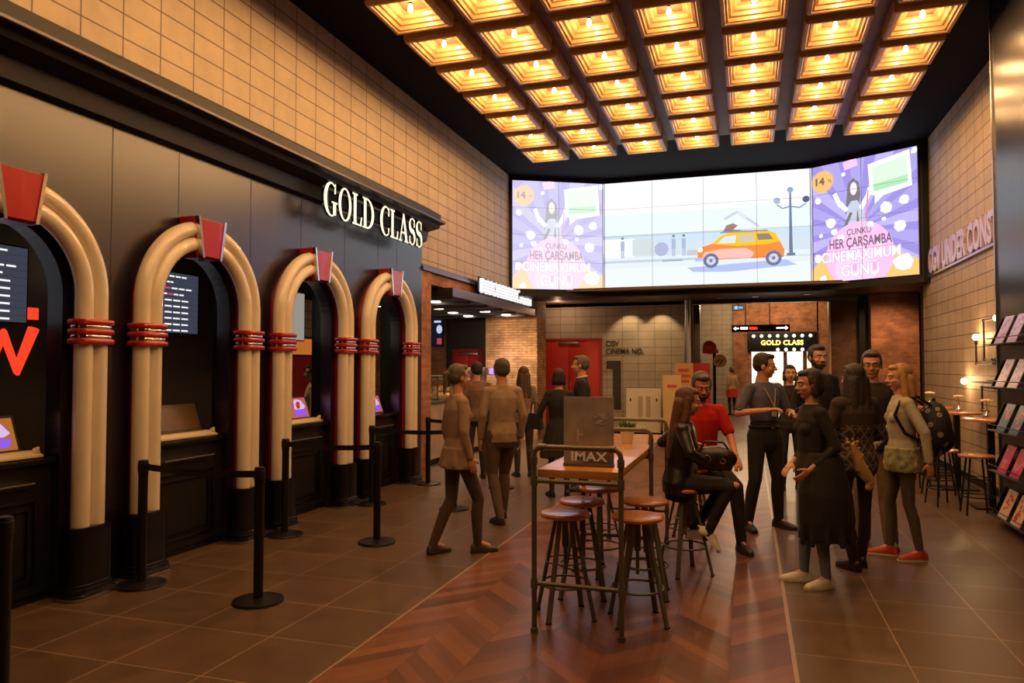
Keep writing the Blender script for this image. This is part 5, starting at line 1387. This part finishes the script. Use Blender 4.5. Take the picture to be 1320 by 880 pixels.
# woman seen from behind in the patterned sweater
pat = bpy.data.materials.new('tribal_knit'); N, L = nodes(pat); b = N['Principled BSDF']; b.inputs['Roughness'].default_value = .9
tc = N.new('ShaderNodeTexCoord'); sp = N.new('ShaderNodeSeparateXYZ'); L.new(tc.outputs['Object'], sp.inputs[0])
zz = mth(N, L, 'FRACT', mth(N, L, 'MULTIPLY', sp.outputs[2], 10.5)); xx = mth(N, L, 'PINGPONG', mth(N, L, 'MULTIPLY', sp.outputs[0], 14.0), .5)
dia = mth(N, L, 'ABSOLUTE', mth(N, L, 'SUBTRACT', mth(N, L, 'ABSOLUTE', mth(N, L, 'SUBTRACT', zz, .5)), xx))
st_ = mth(N, L, 'LESS_THAN', dia, .11); ln_ = mth(N, L, 'GREATER_THAN', zz, .93)
inz = mth(N, L, 'MULTIPLY', mth(N, L, 'LESS_THAN', sp.outputs[2], 1.17), mth(N, L, 'GREATER_THAN', sp.outputs[2], .80))
k_ = mth(N, L, 'MULTIPLY', mth(N, L, 'MAXIMUM', st_, ln_), inz)
mx = N.new('ShaderNodeMix'); mx.data_type = 'RGBA'; L.new(k_, mx.inputs[0]); mx.inputs[6].default_value = (.035, .022, .020, 1); mx.inputs[7].default_value = (.15, .125, .11, 1); L.new(mx.outputs[2], b.inputs['Base Color'])
p = person('person', 'woman seen from behind with long dark hair and tribal-patterned knit sweater', (.82, 6.62), mixd(-1, -.15), 1.66, female=True, J=dict(el_l=(-.26, .02, 1.14), wr_l=(-.18, .20, 1.08), el_r=(.26, .02, 1.14), wr_r=(.18, .20, 1.08), an_l=(-.07, -.06, .085), an_r=(.08, .06, .085)),
    head=(.1, 0), hair=('verylong', (.022, .012, .010)), outfit=dict(top=pat, top_name='sweater', top_lo=-.16, top_inf=.02, trousers=BLK, t_name='leggings', t_inf=.004, shoes=(.012, .01, .01), boot=.35))
# man with glasses and khaki trousers
person('person', 'man with glasses in dark jacket and khaki trousers, behind the woman with long dark hair', (1.09, 7.58), mixd(.9, -.45), 1.78, J=dict(an_r=(.09, -.05, .085), an_l=(-.13, .08, .085)), head=(.0, -.12), hair=('short', (.03, .02, .016)), glasses=True, outfit=dict(top=(.016, .013, .016), top_name='jacket', top_inf=.008, trousers=C(128, 104, 68), t_inf=.016, t_flare=.012, shoes=(.035, .018, .012)))
# blonde woman with backpack
floral = bpy.data.materials.new('floral_fabric'); N, L = nodes(floral); b = N['Principled BSDF']; b.inputs['Roughness'].default_value = .8
vo = N.new('ShaderNodeTexVoronoi'); vo.inputs['Scale'].default_value = 13; tc = N.new('ShaderNodeTexCoord'); L.new(tc.outputs['Object'], vo.inputs['Vector'])
cr = N.new('ShaderNodeValToRGB'); cr.color_ramp.interpolation = 'CONSTANT'; e = cr.color_ramp.elements; e[0].color = (.35, .33, .28, 1); e[1].position = .30; e[1].color = (.015, .014, .016, 1); k = e.new(.12); k.color = (.22, .08, .06, 1); k = e.new(.2); k.color = (.30, .30, .26, 1)
L.new(vo.outputs['Distance'], cr.inputs[0]); L.new(cr.outputs[0], b.inputs['Base Color'])
p = person('person', 'blonde woman in profile with pale jacket, grey leggings and colourful sneakers', (1.25, 7.10), mixd(-.20, -1), 1.66, female=True, J=dict(
    an_r=(.08, .10, .085), kn_r=(.09, .09, .50), an_l=(-.09, -.10, .085), kn_l=(-.08, -.02, .50), el_l=(-.25, -.11, 1.15), wr_l=(-.25, -.14, .89), el_r=(.24, .02, 1.16), wr_r=(.18, .18, 1.0)),
    head=(.1, -.08), hair=('long', C(176, 132, 70)), outfit=dict(top=C(176, 168, 146), top_name='jacket', top_inf=.004, top_lo=-.10, hem=(-.13, .185, .145), trousers=C(84, 75, 64), t_name='leggings', t_inf=.003, shoes=C(190, 70, 40), sole=C(225, 215, 200), laces=C(230, 230, 215)))
L_ = p['local']; m = MB()
eloft(m, [(L_['pel'] + Vector((0, 0, z)), L_['rv'], L_['fv'], rx, ry) for z, rx, ry in ((-.155, .182, .142), (-.10, .185, .145), (0, .178, .138), (.05, .172, .132))], 28)
fuse(m, 'patterned_hem', mat('hem_print', C(150, 150, 110), .8, var=.6, vscale=22), p['t'], .008, 2)
U, F, R = p['U'], p['F'], p['R']; bc = (p['sh_r'] + p['sh_l']) / 2 - U * .22 - F * .25
t = thing('backpack', 'black backpack with pale floral print on the back of the blonde woman', 'backpack', bc - U * .22)
m = MB(); Bm = basis((0, 0, .22), R, F, U)
m.ell((0, 0, 0), 1, M=Bm @ Matrix.Diagonal((.17, .13, .24, 1)), seg=24); m.ell((0, 0, 0), 1, M=Bm @ Matrix.Translation((0, -.06, -.07)) @ Matrix.Diagonal((.135, .09, .13, 1)), seg=20)
fuse(m, 'pack_body', floral, t, .008, 2)
for q in (-1, 1):
    MB().tube([Bm @ Vector(v) for v in ((q * .09, .05, .20), (q * .105, .16, .28), (q * .11, .30, .235), (q * .12, .345, .12), (q * .13, .27, -.03), (q * .13, .10, -.12))], .013, 8).build('strap', M['black'], t, smooth=60)
MB().tube([Bm @ Vector(v) for v in ((-.03, 0, .22), (-.02, 0, .26), (.02, 0, .26), (.03, 0, .22))], .008, 8).build('handle', M['black'], t, smooth=60)

# couple at the back, woman in the black flared coat and man in the suit
person('person', 'woman seen from behind in black flared coat with short dark hair', (-2.30, 9.12), mixd(-1, -.1), 1.61, female=True, J=dict(el_l=(-.27, .0, 1.15), wr_l=(-.26, .10, .92)), hair=('bob', DKH), head=(-.3, 0), voxel=.008,
       outfit=dict(top=(.012, .011, .013), top_name='coat', hem=(-.42, .27, .21), top_inf=.006, trousers=(.03, .02, .018), t_name='stockings', t_inf=.001, shoes=BLK))
person('person', 'older man in black suit with grey hair, beside the woman in the flared coat', (-2.12, 9.65), mixd(-.2, -1), 1.78, J=dict(), hair=('short', (.10, .08, .07)), head=(.0, .0), voxel=.008, outfit=dict(top=(.012, .011, .014), top_name='suit_jacket', collar=C(200, 190, 175), hem=(-.14, .185, .135), trousers=(.012, .011, .014), shoes=BLK))
hb = thing('handbag', 'black handbag on the arm of the woman in the flared coat', 'bag', (-2.60, 9.02, .85))
MB().prism([(-.10, -.05, 0), (.12, -.05, 0), (.08, -.05, .20), (-.06, -.05, .20)], (0, .10, 0)).build('bag_body', cloth(BLK, .5), hb, smooth=30)
MB().tube([(-.05, 0, .19), (-.02, 0, .33), (.05, 0, .33), (.08, 0, .19)], .008, 8).build('handle', M['black'], hb)

# seated woman in the leather jacket, seen from behind and the side
leather = mat('leather', (.016, .012, .011), .32, bump=.35, bscale=25, coat=.2)
p = person('person', 'seated woman in black leather jacket with long brown hair and crossed legs', (-.55, 6.08), mixd(.25, 1), 1.66, female=True, seat=.74, lean=(0, .10), J=dict(
    hip_r=(.09, 0, .74), hip_l=(-.09, 0, .74), kn_r=(.10, .42, .74), kn_l=(-.06, .40, .74), an_r=(.10, .24, .36), an_l=(-.12, .12, .34), to_r=(.02, .09, -.12), to_l=(-.03, .13, -.04),
    el_l=(-.26, -.14, 1.06), wr_l=(-.30, .10, 1.05), el_r=(.24, .10, 1.02), wr_r=(.10, .28, .90)),
    head=(.15, -.05), hair=('verylong', C(92, 54, 38)), outfit=dict(top=leather, top_name='leather_jacket', top_inf=.010, trousers=BLK, t_inf=.006, knee_hole='r', shoes=(.72, .66, .54), sole=(.7, .64, .54)))
hb = thing('handbag', 'black leather handbag with metal rings on the lap of the seated woman', 'bag', (-.26, 6.02, .83))
m = MB(); m.ell((0, 0, .09), (.17, .07, .10)); m.box(-.13, .13, -.05, .05, 0, .08, .02); fuse(m, 'bag_body', leather, hb, .008, 2)
MB().tube([(-.06 + .03 * math.cos(a), -.075, .09 + .03 * math.sin(a)) for a in [k * PI / 6 for k in range(12)]], .005, 6, closed=True).tube([(.06 + .02 * math.cos(a), -.075, .08 + .02 * math.sin(a)) for a in [k * PI / 6 for k in range(12)]], .004, 6, closed=True).build('rings', M['chrome'], hb, smooth=60)
MB().tube([(-.12, 0, .14), (-.08, -.02, .22), (.06, -.02, .22), (.12, 0, .14)], .009, 8).build('handle', leather, hb, smooth=60)
# man in the red shirt
p = person('person', 'bearded man in a red shirt sitting on a stool, facing the viewer', (-.45, 7.20), mixd(1, -.05), 1.78, seat=.74, lean=(0, .12), J=dict(
    hip_r=(.09, 0, .74), hip_l=(-.09, 0, .74), kn_r=(.17, .42, .70), kn_l=(-.24, .36, .56), an_r=(.17, .44, .26), an_l=(-.28, .36, .085), el_r=(.24, .10, 1.02), wr_r=(.18, .34, .92), el_l=(-.25, .10, .99), wr_l=(-.24, .36, .82)),
    head=(.05, -.22), hair=('short', (.05, .04, .035)), beard=(.05, .035, .03), skin_c=C(190, 120, 90), outfit=dict(top=C(190, 22, 14), top_name='polo_shirt', sleeve=.42, trousers=BLK, shoes=(.015, .012, .012)))
# people walking and queuing on the left tiles
TP = C(120, 96, 76)
person('person', 'person in taupe coat walking between the queue posts and the bar table', (-2.46, 6.08), mixd(-.5, .9), 1.66, female=True, J=dict(an_r=(.07, .18, .10), kn_r=(.08, .18, .50), an_l=(-.08, -.20, .10), kn_l=(-.08, -.02, .49)), hair=('pony', (.10, .07, .05)), head=(0, 0), voxel=.008, outfit=dict(top=C(150, 124, 100), top_name='coat', hem=(-.16, .19, .15), trousers=C(74, 58, 50), shoes=C(66, 52, 44)))
person('person', 'man in greyish brown jacket walking beside the strip of wooden floor', (-2.52, 7.5), mixd(-.9, -.3), 1.72, J=dict(an_r=(.07, .16, .10), kn_r=(.08, .16, .50), an_l=(-.08, -.18, .10)), hair=('short', (.06, .045, .035)), voxel=.008, outfit=dict(top=C(150, 126, 104), top_name='jacket', trousers=C(84, 66, 52), shoes=C(60, 46, 40)))
person('person', 'person in brown jacket and dark trousers queuing nearest the brick pier', (-3.82, 10.2), mixd(-1, -.4), 1.70, J=dict(), hair=('short', DKH), voxel=.009, outfit=dict(top=C(110, 86, 72), top_name='jacket', trousers=C(44, 36, 34), shoes=BLK))
person('person', 'woman in grey-brown sweater queuing before the popcorn counter', (-3.22, 10.6), mixd(-1, -.2), 1.64, female=True, J=dict(), hair=('long', C(70, 48, 36)), voxel=.009, outfit=dict(top=C(126, 104, 90), top_name='sweater', trousers=C(52, 42, 40), shoes=BLK))
# cashier behind the third window
person('person', 'cashier in a cream shirt behind the third ticket window', (-6.0, 9.28), mixd(.2, -1), 1.66, female=True, J=dict(), hair=('bun', DKH), voxel=.009, outfit=dict(top=C(225, 190, 130), top_name='shirt', trousers=BLK, shoes=BLK))
# people further back
person('person', 'dark-haired woman in black behind the man in the grey shirt', (.52, 10.6), mixd(1, -.2), 1.66, female=True, J=dict(), hair=('bob', DKH), voxel=.009, outfit=dict(top=BLK, top_name='jacket', trousers=BLK, shoes=BLK))
person('person', 'woman in pale top and red skirt standing far down the corridor', (-.55, 26), mixd(-1, -.3), 1.62, female=True, J=dict(), hair=('pony', C(110, 76, 50)), voxel=.012, detail=False, outfit=dict(top=C(190, 160, 130), top_name='shirt', skirt=C(205, 60, 45), skirt_hem=(-.30, .22, .17), trousers=(.03, .02, .02), t_name='stockings', shoes=BLK))
person('person', 'small dark-haired figure in white in front of the bright far shop window', (.42, 29.2), mixd(1, 0), 1.60, female=True, J=dict(), hair=('bob', DKH), voxel=.012, detail=False, outfit=dict(top=C(220, 200, 170), top_name='shirt', trousers=C(120, 90, 70), shoes=BLK))
